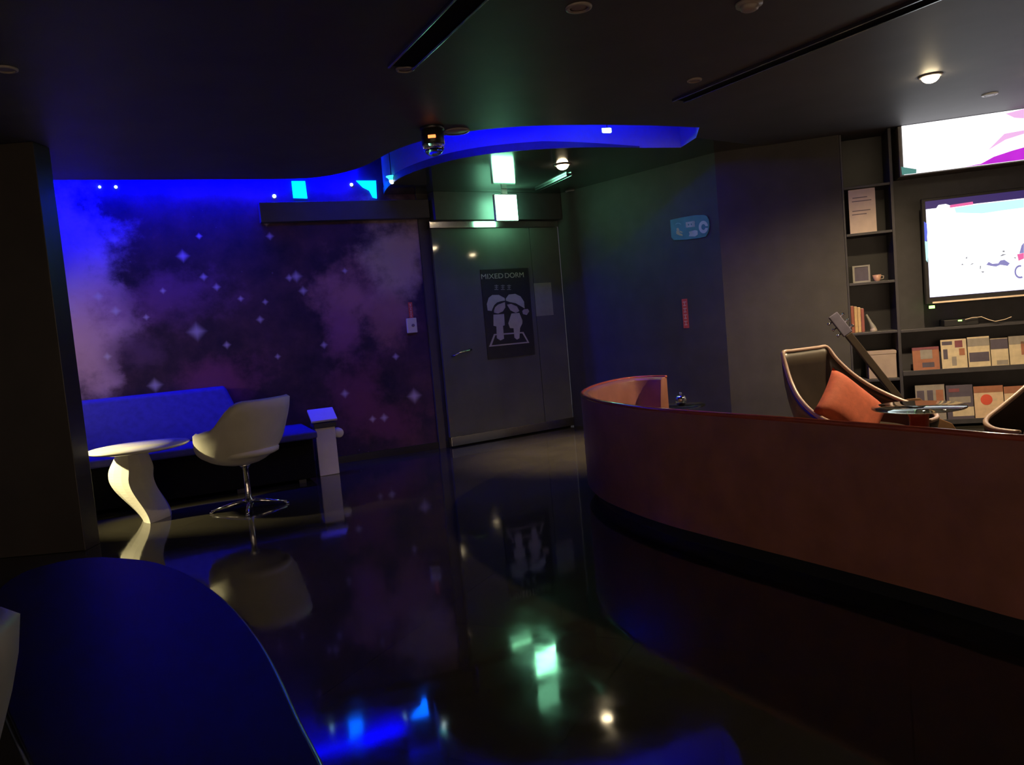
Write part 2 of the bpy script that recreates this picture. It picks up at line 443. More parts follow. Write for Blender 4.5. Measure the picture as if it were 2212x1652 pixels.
        mr = N.new('ShaderNodeMapRange'); mr.interpolation_type = 'SMOOTHSTEP'; mr.inputs['From Min'].default_value = 0.0; mr.inputs['From Max'].default_value = r
        mr.inputs['To Min'].default_value = 0.85; mr.inputs['To Max'].default_value = 0.0
        L.new(dt.outputs['Value'], mr.inputs['Value'])
        stars = math_n('MAXIMUM', stars, mr.outputs['Result'])
    mx = N.new('ShaderNodeMix'); mx.data_type = 'RGBA'
    L.new(stars, mx.inputs['Factor']); L.new(col, mx.inputs['A']); mx.inputs['B'].default_value = (0.62, 0.52, 0.80, 1)
    L.new(mx.outputs['Result'], b.inputs['Base Color'])
    b.inputs['Roughness'].default_value = 0.55; b.inputs['Specular IOR Level'].default_value = 0.25
    return m
M['galaxy'] = galaxy_mat()

S_END = W_BACK.hit(968, 960)[0]
tag(link('wall_back', bx(-6.2, S_END, 0, 0.15, 0, TOP), M['galaxy'], mtx=W_BACK.matrix()), kind='structure')
tag(link('baseboard_back', bx(-6.2, S_END, -0.012, -0.001, 0, 0.07), M['black'], mtx=W_BACK.matrix()), kind='structure')
LD = (W_DOOR.b - W_DOOR.a).length
s_j = W_DOOR.hit(932, 520)[0]
tag(link('wall_door', bx(-0.10, LD, 0.06, 0.2, 0, TOP), M['dark_wall'], mtx=W_DOOR.matrix()), kind='structure')
LR = (W_RIGHT.b - W_RIGHT.a).length
tag(link('wall_right', bx(0, LR, 0, 0.2, 0, TOP), M['dark_wall'], mtx=W_RIGHT.matrix()), kind='structure')
tag(link('wall_media', bx(0, 8.5, 0.34, 0.5, 0, TOP), M['dark_wall'], mtx=W_TV.matrix()), kind='structure')
tag(link('trim_1', bx(0, 1.038, 0, 0.34, 0, TOP), M['dark_wall'], mtx=W_TV.matrix()), kind='structure')
tag(link('wall_front_bounce', bx(-9, 11, -6.0, -5.85, 0, CEIL - 0.002), mat('cream_bounce_paint', (0.70, 0.60, 0.50), 0.7, var=0.04)), kind='structure')  # unseen wall added behind the camera to bounce soft fill into the room
# bulkhead over the printed wall and the door
s0 = W_BACK.hit(560, 470)[0]
tag(link('trim_2', bx(s0, S_END, -0.10, -0.002, 2.32, 2.50), M['bulkhead'], bevel=0.004, mtx=W_BACK.matrix()), kind='structure')
tag(link('trim_3', bx(0.02, LD, -0.09, 0.05, 2.29, CEIL - 0.002), M['bulkhead'], mtx=W_DOOR.matrix()), kind='structure')
# dark end wall close on the left
cx = -2.80
tag(link('wall_left', prism([(-9, 4.94), (cx, 4.94), (cx, 5.12), (-9, 5.12)], 0, CEIL - 0.002), M['column'], bevel=0.004), kind='structure')

# -- door: dark glass sheets between steel rails
door = thing('door_1', None, None, mtx=W_DOOR.matrix()); tag(door, kind='structure')
zr = 0.105
link('glass_panel', bx(0.0, 0.012 + 1.16, -0.004, 0.03, zr, 2.215), M['door_glass'], door)
link('glass_panel', bx(1.178, LD - 0.01, -0.004, 0.03, zr, 2.215), M['door_glass'], door)
link('bottom_rail', bx(0.0, LD - 0.01, -0.02, 0.04, 0.012, zr), M['steel'], door, bevel=0.003)
link('header_rail', bx(-0.02, LD - 0.01, -0.02, 0.05, 2.217, 2.287), M['steel'], door, bevel=0.003)
hs, hz = W_DOOR.hit(1005, 760)
hb = tube([(hs - 0.17, -0.05, hz - 0.03), (hs - 0.1, -0.055, hz), (hs + 0.02, -0.055, hz + 0.012), (hs + 0.05, -0.05, hz + 0.02)], 0.009)
add_tube(hb, [(hs - 0.16, 0, hz - 0.03), (hs - 0.16, -0.05, hz - 0.03)], 0.008); add_tube(hb, [(hs + 0.045, 0, hz + 0.018), (hs + 0.045, -0.05, hz + 0.018)], 0.008)
link('door_handle', hb, M['steel'], door, smooth=True)

# ------------------------------------------------------------------ blue light in the ceiling recess
def ribbon(edge, z, w, off, tilt):
    bm = bmesh.new(); rows = []
    n = len(edge)
    for i, p in enumerate(edge):
        a = edge[max(0, i - 1)]; b = edge[min(n - 1, i + 1)]
        t = (b - a).normalized(); nrm = Vector((-t.y, t.x, 0))
        up = Vector((0, 0, 1)) * math.cos(tilt) - nrm * math.sin(tilt)
        c = Vector((p.x, p.y, z)) + nrm * off
        rows.append((bm.verts.new(c - up * w / 2), bm.verts.new(c + up * w / 2)))
    for a, b in zip(rows, rows[1:]): bm.faces.new((a[0], b[0], b[1], a[1]))
    return bm
k_split = 6 * 5
o = link('light_strip', ribbon(near_edge[k_split + 4:-2], 2.90, 0.03, 0.022, math.radians(40)), M['e_blue'])
tag(o, 'blue light strip hidden in the curved ceiling recess before the exit sign', 'light strip', 'blue strips in the ceiling recess')
q0 = W_BACK.hit(60, 390)[0]
t = thing('light_strip', 'blue light strip hidden in the ceiling recess above the galaxy wall', 'light strip', mtx=W_BACK.matrix(), group='blue strips in the ceiling recess')
bm = bmesh.new(); bm.faces.new([bm.verts.new(p) for p in ((q0, -0.090, 2.800), (0.35, -0.090, 2.800), (0.35, -0.072, 2.826), (q0, -0.072, 2.826))][::-1])
link('led_tape', bm, M['e_blue_wall'], t)
link('channel', prism([(q0, -0.104), (0.35, -0.104), (0.35, -0.094), (q0, -0.094)], 2.79, TOP - 0.001), M['black'], t)

# cyan lights on the upper wall
def wall_poly(w, pts, n=0.0): return [w.hit(x, y, n) for x, y in pts]
o = link('panel_light', plate(wall_poly(W_BACK, [(630, 391), (659, 391), (664, 428), (634, 427)], 0.02), -0.02, -0.003), M['e_cyan'], mtx=W_BACK.matrix())
tag(o, 'small square cyan glowing panel high on the blue lit wall', 'light')
o = link('panel_light', plate(wall_poly(W_BACK, [(770, 390), (812, 390), (814, 428), (806, 426), (798, 411), (784, 404)], 0.02), -0.02, -0.003), M['e_cyan'], mtx=W_BACK.matrix())
tag(o, 'three cornered cyan glowing panel at the right end of the blue lit wall', 'light')
for (px, py, r), lab in zip(((215, 403, 0.011), (250, 403, 0.013), (593, 423, 0.017), (760, 398, 0.015)), (
        'tiny white light dot at the far left of the blue lit wall top', 'tiny bluish white light dot second from the left on the blue wall top',
        'tiny cyan light dot just left of the square cyan panel', 'tiny cyan light dot just left of the three cornered cyan panel')):
    s, z = W_BACK.hit(px, py, 0.02)
    o = link('indicator_light', lathe([(0.001, -0.001), (r, -0.001), (r, 0.006), (r * 0.6, 0.012), (0.001, 0.013)], 12, mtx=Matrix.Translation((s, 0, z)) @ Matrix.Rotation(math.radians(90), 4, 'X')), M['e_cyan_white'], mtx=W_BACK.matrix(n=0.002))
    tag(o, lab, 'light', 'light dots on the blue wall')

# bullet lamp hanging in the recess
q = P(846, 388, 2.60)
t = thing('pendant_lamp', 'small bright cyan white lamp with flared top in the blue recess', 'lamp', (q.x, q.y, 0))
link('cord', tube([(0, 0, TOP - 0.001), (0, 0, 2.63)], 0.004, 6), M['black'], t)
link('lamp_shade', lathe([(0.048, 2.632), (0.050, 2.626), (0.034, 2.615), (0.024, 2.600), (0.022, 2.592)], 20), emit('glowing_shade', (0.05, 0.85, 1.0), 2.0), t, smooth=True)
link('bulb', lathe([(0.021, 2.606), (0.023, 2.59), (0.020, 2.575), (0.010, 2.564), (0.001, 2.561)], 16), emit('lit_bulb', (0.8, 1.0, 1.0), 8.0), t, smooth=True)
# bright connector inside the curved recess
q = P(1312, 286, 2.60); dlt = Vector((0.0, -0.0, 0))
o = link('connector_light', prism([(-0.05, -0.008), (0.012, -0.02), (0.03, -0.012), (0.03, 0.012), (-0.03, 0.01)], 2.598, 2.63, mtx=Matrix.Translation((q.x, q.y, 0)) @ Matrix.Rotation(math.radians(20), 4, 'Z')), M['e_cyan_white'])
tag(o, 'small wedge of white light in the curved blue ceiling recess', 'light')
link_arm = link('bracket', tube([(q.x, q.y, 2.63), (q.x, q.y, TOP - 0.001)], 0.004, 6), M['black']); link_arm.parent = o

# ------------------------------------------------------------------ ceiling fixtures
def downlight_lit(x, y, label, power, size=0.055, spot=110, tint=(1.0, 0.74, 0.42), blend=0.8):
    t = thing('downlight', label, 'ceiling light', (x, y, CEIL), 0, 'lit warm downlights')
    link('trim_ring', lathe([(0.052, -0.001), (0.075, -0.001), (0.073, -0.008), (0.055, -0.010)], 32, cap=False), M['trim_pale'], t, smooth=True)
    link('lamp_face', lathe([(size, -0.003)] + [(size * math.cos(u), -0.004 - size * 0.8 * math.sin(u)) for u in [i * math.pi / 14 for i in range(1, 7)]] + [(0.001, -0.004 - size * 0.8)], 24), M['e_warm'], t, smooth=True)
    ld = bpy.data.lights.new('lamp_light', 'SPOT'); ld.energy = power; ld.color = tint; ld.spot_size = math.radians(spot); ld.spot_blend = blend; ld.shadow_soft_size = 0.04
    lo = bpy.data.objects.new('lamp_light', ld); COL.objects.link(lo); lo.parent = t; lo.location = (0, 0, -0.075)
    return t
downlight_lit(0.616, 7.12, 'glowing warm downlight in the ceiling just right of the exit sign', 700.0, spot=58, blend=1.0)
downlight_lit(2.889, 5.241, 'glowing warm downlight in the ceiling above the red sofa and television', 270.0, spot=155)
def mirrored(px, py):
    q = P(px, py, CEIL); r = q - W_DOOR.a; r.z = 0
    q = q - 2 * r.dot(W_DOOR.n) * W_DOOR.n
    return q.x, q.y
for (px, py), pw in (((936, 533), 60), ((1020, 548), 60)):
    downlight_lit(*mirrored(px, py), 'glowing warm downlight farther along the row to the right, out of the picture', pw)
t = thing('wall_lamp', 'glowing warm wall lamp on the far side of the dark end wall', 'lamp', (-4.35, 5.126, 1.30))
link('wall_plate', lathe([(0.001, 0.0), (0.05, 0.0), (0.048, 0.012), (0.001, 0.013)], 24, mtx=Matrix.Translation((0, -0.001, 0)) @ Matrix.Rotation(math.radians(-90), 4, 'X')), M['black'], t, smooth=True)
link('arm', tube([(0, 0.01, 0), (0, 0.10, 0.01), (0.05, 0.13, 0.01)], 0.01), M['black'], t, smooth=True)
aim = (Vector((-2.74, 5.60, 0.27)) - Vector((-4.26, 5.27, 1.28))).to_track_quat('-Z', 'Y')
am = Matrix.Translation((0.09, 0.145, -0.02)) @ aim.to_matrix().to_4x4()
link('lamp_head', lathe([(0.001, 0.07), (0.03, 0.07), (0.05, -0.03), (0.046, -0.03), (0.028, 0.055), (0.001, 0.056)], 24, mtx=am, cap=False), M['black'], t, smooth=True)
ld = bpy.data.lights.new('lamp_light', 'SPOT'); ld.energy = 480.0; ld.color = (1.0, 0.86, 0.42); ld.spot_size = math.radians(33); ld.spot_blend = 0.8; ld.shadow_soft_size = 0.03
lo = bpy.data.objects.new('lamp_light', ld); COL.objects.link(lo); lo.parent = t; lo.location = (0.09, 0.145, -0.02); lo.rotation_euler = aim.to_euler()
ld = bpy.data.lights.new('print_fill', 'SPOT'); ld.energy = 30.0; ld.spot_size = math.radians(75); ld.spot_blend = 1.0; ld.color = (1.0, 0.84, 0.66); ld.shadow_soft_size = 0.03  # second spot, added to brighten the left end of the printed wall
lo = bpy.data.objects.new('print_fill', ld); COL.objects.link(lo); lo.parent = t; lo.location = (0.16, 0.24, 0.09); lo.rotation_euler = (Vector((-3.15, 6.95, 1.15)) - Vector((-4.19, 5.366, 1.39))).to_track_quat('-Z', 'Y').to_euler()
link('glow_bulb', lathe([(0.001, -0.03), (0.022, -0.018), (0.026, 0.0), (0.018, 0.02), (0.001, 0.028)], 16, mtx=Matrix.Translation((0.05, 0.165, 0.09))), emit('warm_glow_bulb', (1.0, 0.8, 0.55), 6.0), t, smooth=True)
for xx, lab in ((-3.2, 'added fill downlight by the unseen cream wall behind the viewpoint, left one'), (0.2, 'added fill downlight by the unseen cream wall behind the viewpoint, middle one'), (3.6, 'added fill downlight by the unseen cream wall behind the viewpoint, right one')):
    downlight_lit(xx, -4.9, lab, 660.0, spot=150, tint=(1.0, 0.84, 0.66))  # unseen lamps added to light the cream wall as frontal fill

def downlight_off(px, py, label, r=0.06):
    q = P(px, py, CEIL)
    t = thing('downlight', label, 'ceiling light', (q.x, q.y, CEIL), 0, 'unlit ceiling fittings')
    link('trim_ring', lathe([(r * 0.7, -0.0005), (r, -0.0005), (r * 0.97, -0.008), (r * 0.75, -0.012), (r * 0.68, -0.004)], 32, cap=False), M['trim_pale'], t, smooth=True)
    link('lamp_face', lathe([(0.001, -0.002), (r * 0.7, -0.002), (r * 0.5, -0.005), (0.001, -0.006)], 24), M['trim_pale'], t, smooth=True)
    return t
downlight_off(875, 148, 'unlit round downlight below the end of the green edged ceiling slot', 0.05)
downlight_off(1500, 172, 'unlit round downlight in the dark ceiling above the right end of the blue recess', 0.045)
downlight_off(1250, 15, 'unlit round downlight at the top edge of the picture, middle of ceiling', 0.06)
downlight_off(13, 148, 'unlit round downlight at the far left of the ceiling', 0.05)
downlight_off(1235, 412, 'dim unlit downlight on the low ceiling right of the exit sign', 0.07)
q = P(1618, 6, CEIL)
t = thing('smoke_detector', 'round orange lit smoke detector at the top right of the ceiling', 'smoke detector', (q.x, q.y, CEIL))
link('base', lathe([(0.001, -0.0005), (0.062, -0.0005), (0.060, -0.014), (0.001, -0.015)], 28), M['trim_pale'], t, smooth=True)
link('sensor_cap', lathe([(0.042, -0.014), (0.040, -0.03), (0.03, -0.036), (0.001, -0.037)], 28), M['trim_pale'], t, smooth=True)
q = P(2138, 203, CEIL)
t = thing('ceiling_spot', 'small white round fitting in the ceiling above the light box', 'ceiling light', (q.x, q.y, CEIL))
link('trim_ring', lathe([(0.035, -0.0005), (0.055, -0.0005), (0.053, -0.008), (0.036, -0.01)], 28, cap=False), M['trim_white'], t, smooth=True)
link('lamp_face', lathe([(0.001, -0.004), (0.036, -0.004), (0.03, -0.009), (0.001, -0.010)], 24), M['trim_white'], t, smooth=True)
q = P(988, 287, CEIL)
t = thing('ceiling_speaker', 'pale round speaker on the ceiling beside the dome camera at the recess edge', 'speaker', (q.x - 0.005, q.y - 0.06, CEIL))
link('grille', lathe([(0.001, -0.008), (0.075, -0.008), (0.08, -0.004)], 28, cap=False), M['trim_pale'], t, smooth=True)
link('trim_ring', lathe([(0.08, -0.0005), (0.095, -0.0005), (0.092, -0.01), (0.08, -0.011)], 32, cap=False), M['trim_pale'], t, smooth=True)

# dome camera
q = P(934, 283, CEIL - 0.02)
t = thing('dome_camera', 'black dome camera with red glow and clear bubble hanging under the ceiling', 'security camera', (q.x, q.y - 0.02, CEIL))
link('base_plate', lathe([(0.001, -0.0005), (0.085, -0.0005), (0.082, -0.02), (0.001, -0.021)], 32), M['black'], t, smooth=True, bevel=0.002)
link('housing', lathe([(0.072, -0.02), (0.078, -0.06), (0.078, -0.115), (0.074, -0.12)], 32), M['black'], t, smooth=True, bevel=0.002)
link('infrared_lights', prism([(-0.026, -0.0815), (0.026, -0.0815), (0.026, -0.074), (-0.026, -0.074)], -0.088, -0.068), M['e_ir'], t, bevel=0.003)
link('clear_bubble', lathe([(0.074, -0.121)] + [(0.074 * math.cos(a), -0.122 - 0.072 * math.sin(a)) for a in [i * math.pi / 16 for i in range(0, 8)]] + [(0.002, -0.194)], 32), M['dome'], t, smooth=True)

# ceiling slots
def slot(a, b, w, label):
    a = Vector((a[0], a[1], 0)); b = Vector((b[0], b[1], 0)); d = b - a
    t = thing('ceiling_slot', label, 'air vent', (a.x, a.y, CEIL), math.atan2(d.y, d.x), 'slots in the ceiling')
    ln = d.length
    link('slot_bed', bx(0, ln, -w / 2, w / 2, -0.006, -0.0005), M['deep_black'], t)
    for s in (-1, 1):
        link('edge_strip', bx(0, ln, s * w / 2 - 0.006, s * w / 2 + 0.006, -0.02, -0.0005), M['edge_metal'], t, bevel=0.002)
    return t
slot((-0.43, 4.16), (0.45, 2.44), 0.13, 'long ceiling slot with thin green gleaming edges at the top middle')
slot((1.25, 5.29), (3.05, 2.34), 0.10, 'long dark ceiling slot running up to the top right')
slot((0.44, 8.30), (0.716, 7.60), 0.05, 'short ceiling slot gleaming green right of the exit sign')

# ------------------------------------------------------------------ exit sign
es, ez = W_DOOR.hit(1092, 449, 0.25)
t = thing('exit_sign', 'glowing green white exit sign box hung over the dark door', 'sign', mtx=W_DOOR.matrix(s=es, n=0.25))
hw, hh = 0.135, 0.135
link('sign_case', bx(-hw, hw, -0.02, 0.02, ez - hh, ez + hh), M['trim_white'], t, bevel=0.006)
for y0, y1 in ((-0.0235, -0.021), (0.021, 0.0235)):
    link('sign_face', bx(-hw + 0.008, hw - 0.008, y0, y1, ez - hh + 0.008, ez + hh - 0.008), M['e_exit'], t)
link('hanger', bx(-0.03, 0.03, -0.012, 0.012, ez + hh - 0.002, CEIL - 0.001), M['trim_white'], t)

# ------------------------------------------------------------------ poster and sheet on the door
ps0, pz1 = W_DOOR.hit(1036, 583); ps1, pz0 = W_DOOR.hit(1155, 765)
pb = thing('door_poster', 'black poster on the dark door with two pale embracing figures', 'poster', mtx=W_DOOR.matrix(n=0.005))
pboard = link('board', bx(ps0, ps1, -0.008, 0, pz0, pz1), M['satin_black'], pb)
def crop(pts): return [W_DOOR.hit(1020 + x / 7.868, 570 + y / 7.868, 0.013) for x, y in pts]
bm = bmesh.new()
for poly in ([(330, 800), (262, 790), (248, 680), (280, 575), (340, 528), (450, 525), (550, 580), (560, 622), (490, 632), (420, 655), (372, 700), (345, 760)],
             [(570, 590), (620, 520), (730, 508), (820, 550), (880, 640), (890, 755), (830, 720), (740, 668), (640, 648), (575, 625)]):
    add_plate(bm, crop(poly), -0.010, -0.0085)
link('hair_print', bm, M['print_white'], pboard)
bm = bmesh.new()
for poly in ([(370, 790), (390, 735), (440, 690), (555, 648), (562, 740), (520, 805), (440, 842), (372, 828)],
             [(590, 692), (660, 678), (760, 722), (800, 800), (740, 832), (650, 790)],
             [(850, 800), (880, 770), (945, 765), (968, 805), (925, 868), (862, 850)]):
    add_plate(bm, crop(poly), -0.010, -0.0085)
link('face_print', bm, mat('pinkish_print', (0.44, 0.37, 0.31), 0.6), pboard)
bm = bmesh.new()
for poly in ([(360, 862), (540, 850), (552, 1040), (522, 1052), (540, 1270), (480, 1300), (418, 1262), (410, 1062), (362, 1050)],
             [(665, 842), (800, 832), (852, 960), (850, 1010), (812, 1090), (802, 1262), (760, 1285), (716, 1252), (702, 1092), (642, 1090), (612, 1010), (640, 920)]):
    add_plate(bm, crop(poly), -0.010, -0.0085)
link('body_print', bm, M['print_white'], pboard)
bm = bmesh.new(); c4 = [(370, 1190), (870, 1155), (970, 1340), (285, 1408)]; inn = [(392, 1212), (852, 1178), (935, 1322), (330, 1382)]
for i in range(4):
    j = (i + 1) % 4; add_plate(bm, crop([c4[i], c4[j], inn[j], inn[i]]), -0.0095, -0.0085)
link('mat_print', bm, M['print_white'], pboard)
for word, xa, xb, ya, yb in (('MIXED', 1040, 1087, 603, 598), ('DORM', 1091, 1131, 598, 594)):
    tb = text_bm(word, 0.075)
    xs = [v.co.x for v in tb.verts]; ts0, tz = W_DOOR.hit(xa, ya, 0.013); ts1 = W_DOOR.hit(xb, yb, 0.013)[0]
    k = (ts1 - ts0) / (max(xs) - min(xs))
    bmesh.ops.transform(tb, matrix=Matrix.Translation((ts0 - min(xs) * k, -0.0092, W_DOOR.hit(1040, 603, 0.013)[1])) @ STAND @ Matrix.Diagonal((k, 1.0, 1, 1)), verts=tb.verts[:])
    link('lettering', tb, M['print_white'], pboard)
M['dim_print'] = mat('dim_print', (0.25, 0.25, 0.21), 0.6)
for x in (410, 520, 625):   # three small blurred characters under the title
    bm = bmesh.new()
    for a in ((x - 34, 362, x + 34, 374), (x - 6, 352, x + 6, 440), (x - 34, 428, x + 34, 440), (x - 28, 392, x + 28, 402)):
        add_plate(bm, crop([(a[0], a[1]), (a[2], a[1]), (a[2], a[3]), (a[0], a[3])]), -0.0095, -0.0085)
    link('small_character', bm, M['dim_print'], pboard)
a = W_DOOR.hit(1152, 612); b = W_DOOR.hit(1195, 680)
o = link('notice_sheet', bx(a[0], b[0], -0.003, 0, b[1], a[1]), M['grey_paper'], mtx=W_DOOR.matrix(n=0.0055))
tag(o, 'plain dim sheet of paper taped right of the black door poster', 'notice')

# red strip labels
def strip_sign(w, x0, y0, x1, y1, label, n=0.0):
    a = w.hit(x0, y0, n); b = w.hit(x1, y1, n); c = (a[0] + b[0]) / 2; hwid = abs(b[0] - a[0]) / 2
    t = thing('red_label', label, 'sign', mtx=w.matrix(s=c, n=n + 0.001), group='red upright labels')
    lp = link('label_plate', bx(-hwid, hwid, -0.004, 0, b[1], a[1]), M['print_red'], t)
    bm = bmesh.new(); h = a[1] - b[1]
    for k in range(4):
        z = b[1] + h * (0.10 + 0.22 * k); u = h * 0.07
        add_box(bm, -hwid * 0.62, hwid * 0.62, -0.0052, -0.0042, z + u * 1.7, z + u * 2.1)
        add_box(bm, -hwid * 0.12, hwid * 0.12, -0.0052, -0.0042, z, z + u * 2.1)
        add_box(bm, -hwid * 0.5, hwid * 0.5, -0.0052, -0.0042, z, z + u * 0.4)
    link('characters', bm, mat('pale_characters', (0.8, 0.55, 0.42), 0.6), lp)
    return t
strip_sign(W_RIGHT, 1473, 646, 1489, 708, 'narrow upright red label with pale characters on the plain dark wall')
strip_sign(W_BACK, 881, 653, 893, 688, 'narrow upright red label above the white box on the galaxy wall', 0.0)
sa = W_BACK.hit(876, 688); sb_ = W_BACK.hit(900, 718)
t = thing('alarm_box', 'small white box with round button on the galaxy wall under a red label', 'alarm button', mtx=W_BACK.matrix(s=(sa[0] + sb_[0]) / 2, n=0.001))
hwid = (sb_[0] - sa[0]) / 2
csg = link('casing', bx(-hwid, hwid, -0.04, 0, sb_[1], sa[1]), M['white_gloss'], t, bevel=0.006)
link('button', lathe([(0.001, 0.0), (0.016, 0.0), (0.014, 0.008), (0.001, 0.009)], 16, mtx=Matrix.Translation((0.01, -0.0405, (sa[1] + sb_[1]) / 2)) @ Matrix.Rotation(math.radians(90), 4, 'X')), M['ink'], csg)

# ------------------------------------------------------------------ green wall sign
def gs(pts): return [W_RIGHT.hit(1430 + x / 16.52, 440 + y / 16.52, 0.012) for x, y in pts]
t = thing('direction_sign', 'dull green rounded direction sign on the plain dark wall', 'sign', mtx=W_RIGHT.matrix(n=0.001))
pts = [(290, 580), (700, 490), (1150, 410), (1480, 395), (1590, 430), (1660, 560), (1690, 760), (1650, 1000), (1560, 1170), (1300, 1230), (800, 1290), (420, 1300), (330, 1200)]
sbd = link('sign_board', plate(gs(pts), -0.011, 0), M['sign_green'], t, bevel=0.002)
bm = bmesh.new()
def quads(bm, lst):
    for a in lst: add_plate(bm, gs(a), -0.0125, -0.0113)
quads(bm, [[(850, 660), (1160, 610), (1180, 680), (870, 730)], [(870, 790), (1170, 750), (1180, 820), (860, 850)], [(850, 660), (920, 650), (930, 850), (860, 850)], [(1060, 620), (1160, 610), (1180, 820), (1080, 830)],
           [(970, 700), (1030, 690), (1030, 800), (980, 810)]])
quads(bm, [[(960, 1000), (1180, 940), (1270, 960), (1280, 1100), (1180, 1170), (960, 1160), (990, 1080), (1150, 1080), (1160, 1010)]])
ring_o = [(1480 + 165 * math.cos(u), 830 + 225 * math.sin(u)) for u in [0.18 + i * (2 * math.pi - 0.36) / 20 for i in range(21)]]
ring_i = [(1480 + 75 * math.cos(u), 830 + 105 * math.sin(u)) for u in [0.3 + i * (2 * math.pi - 0.6) / 20 for i in range(21)]]
for i in range(20): quads(bm, [[ring_o[i], ring_o[i + 1], ring_i[i + 1], ring_i[i]]])
link('symbols', bm, M['sign_white'], sbd)
bm = bmesh.new()
quads(bm, [[(520, 880), (580, 860), (620, 930), (600, 990), (530, 960)], [(510, 970), (600, 980), (640, 1050), (730, 1090), (740, 1150), (630, 1130), (520, 1080)], [(620, 960), (730, 1000), (730, 1040), (640, 1020)]])
link('running_figure', bm, M['sign_yellow'], sbd)
bm = bmesh.new()
arc = [(480 + 20 * i, 720 - 40 * math.sin(i * math.pi / 10)) for i in range(11)]
for i in range(10): quads(bm, [[arc[i], arc[i + 1], (arc[i + 1][0], arc[i + 1][1] + 28), (arc[i][0], arc[i][1] + 28)]])
link('curve_mark', bm, mat('pale_green_print', (0.24, 0.52, 0.40), 0.5), sbd)

# ------------------------------------------------------------------ sofa along the galaxy wall
def wall_to_local(w): return w.matrix()
cb0 = -3.1; cb1 = W_BACK.hit(664, 935, 0.3)[0]
t = thing('couch', 'long navy couch with blue lit slanted backrest against the galaxy wall', 'couch', mtx=W_BACK.matrix(n=0.02))
br = W_BACK.hit(487, 840, 0.12)[0]
link('base', bx(cb0, cb1 - 0.03, -0.74, -0.02, 0.03, 0.375), M['deep_black'], t, bevel=0.01)
link('seat', bx(cb0, cb1, -0.84, -0.03, 0.375, 0.44), M['navy'], t, bevel=0.02, seg=4)
bm = bmesh.new()
prof = [(-0.36, 0.441), (-0.14, 0.86), (-0.05, 0.875), (-0.005, 0.84), (-0.005, 0.441)]
lo = [bm.verts.new((cb0, y, z)) for y, z in prof]; hi = [bm.verts.new((br + (0.14 if z < 0.6 else 0.0), y, z)) for y, z in prof]
n5 = len(prof)
for i in range(n5): bm.faces.new((lo[i], lo[(i + 1) % n5], hi[(i + 1) % n5], hi[i]))
bm.faces.new(lo); bm.faces.new(hi[::-1])
link('backrest', bm, M['navy'], t, bevel=0.025, seg=3)
for x in (cb0 + 0.1, -1.0, cb1 - 0.15):
    for y in (-0.72, -0.1):
        link('leg', bx(x - 0.03, x + 0.03, y - 0.03, y + 0.03, 0, 0.031), M['black'], t)

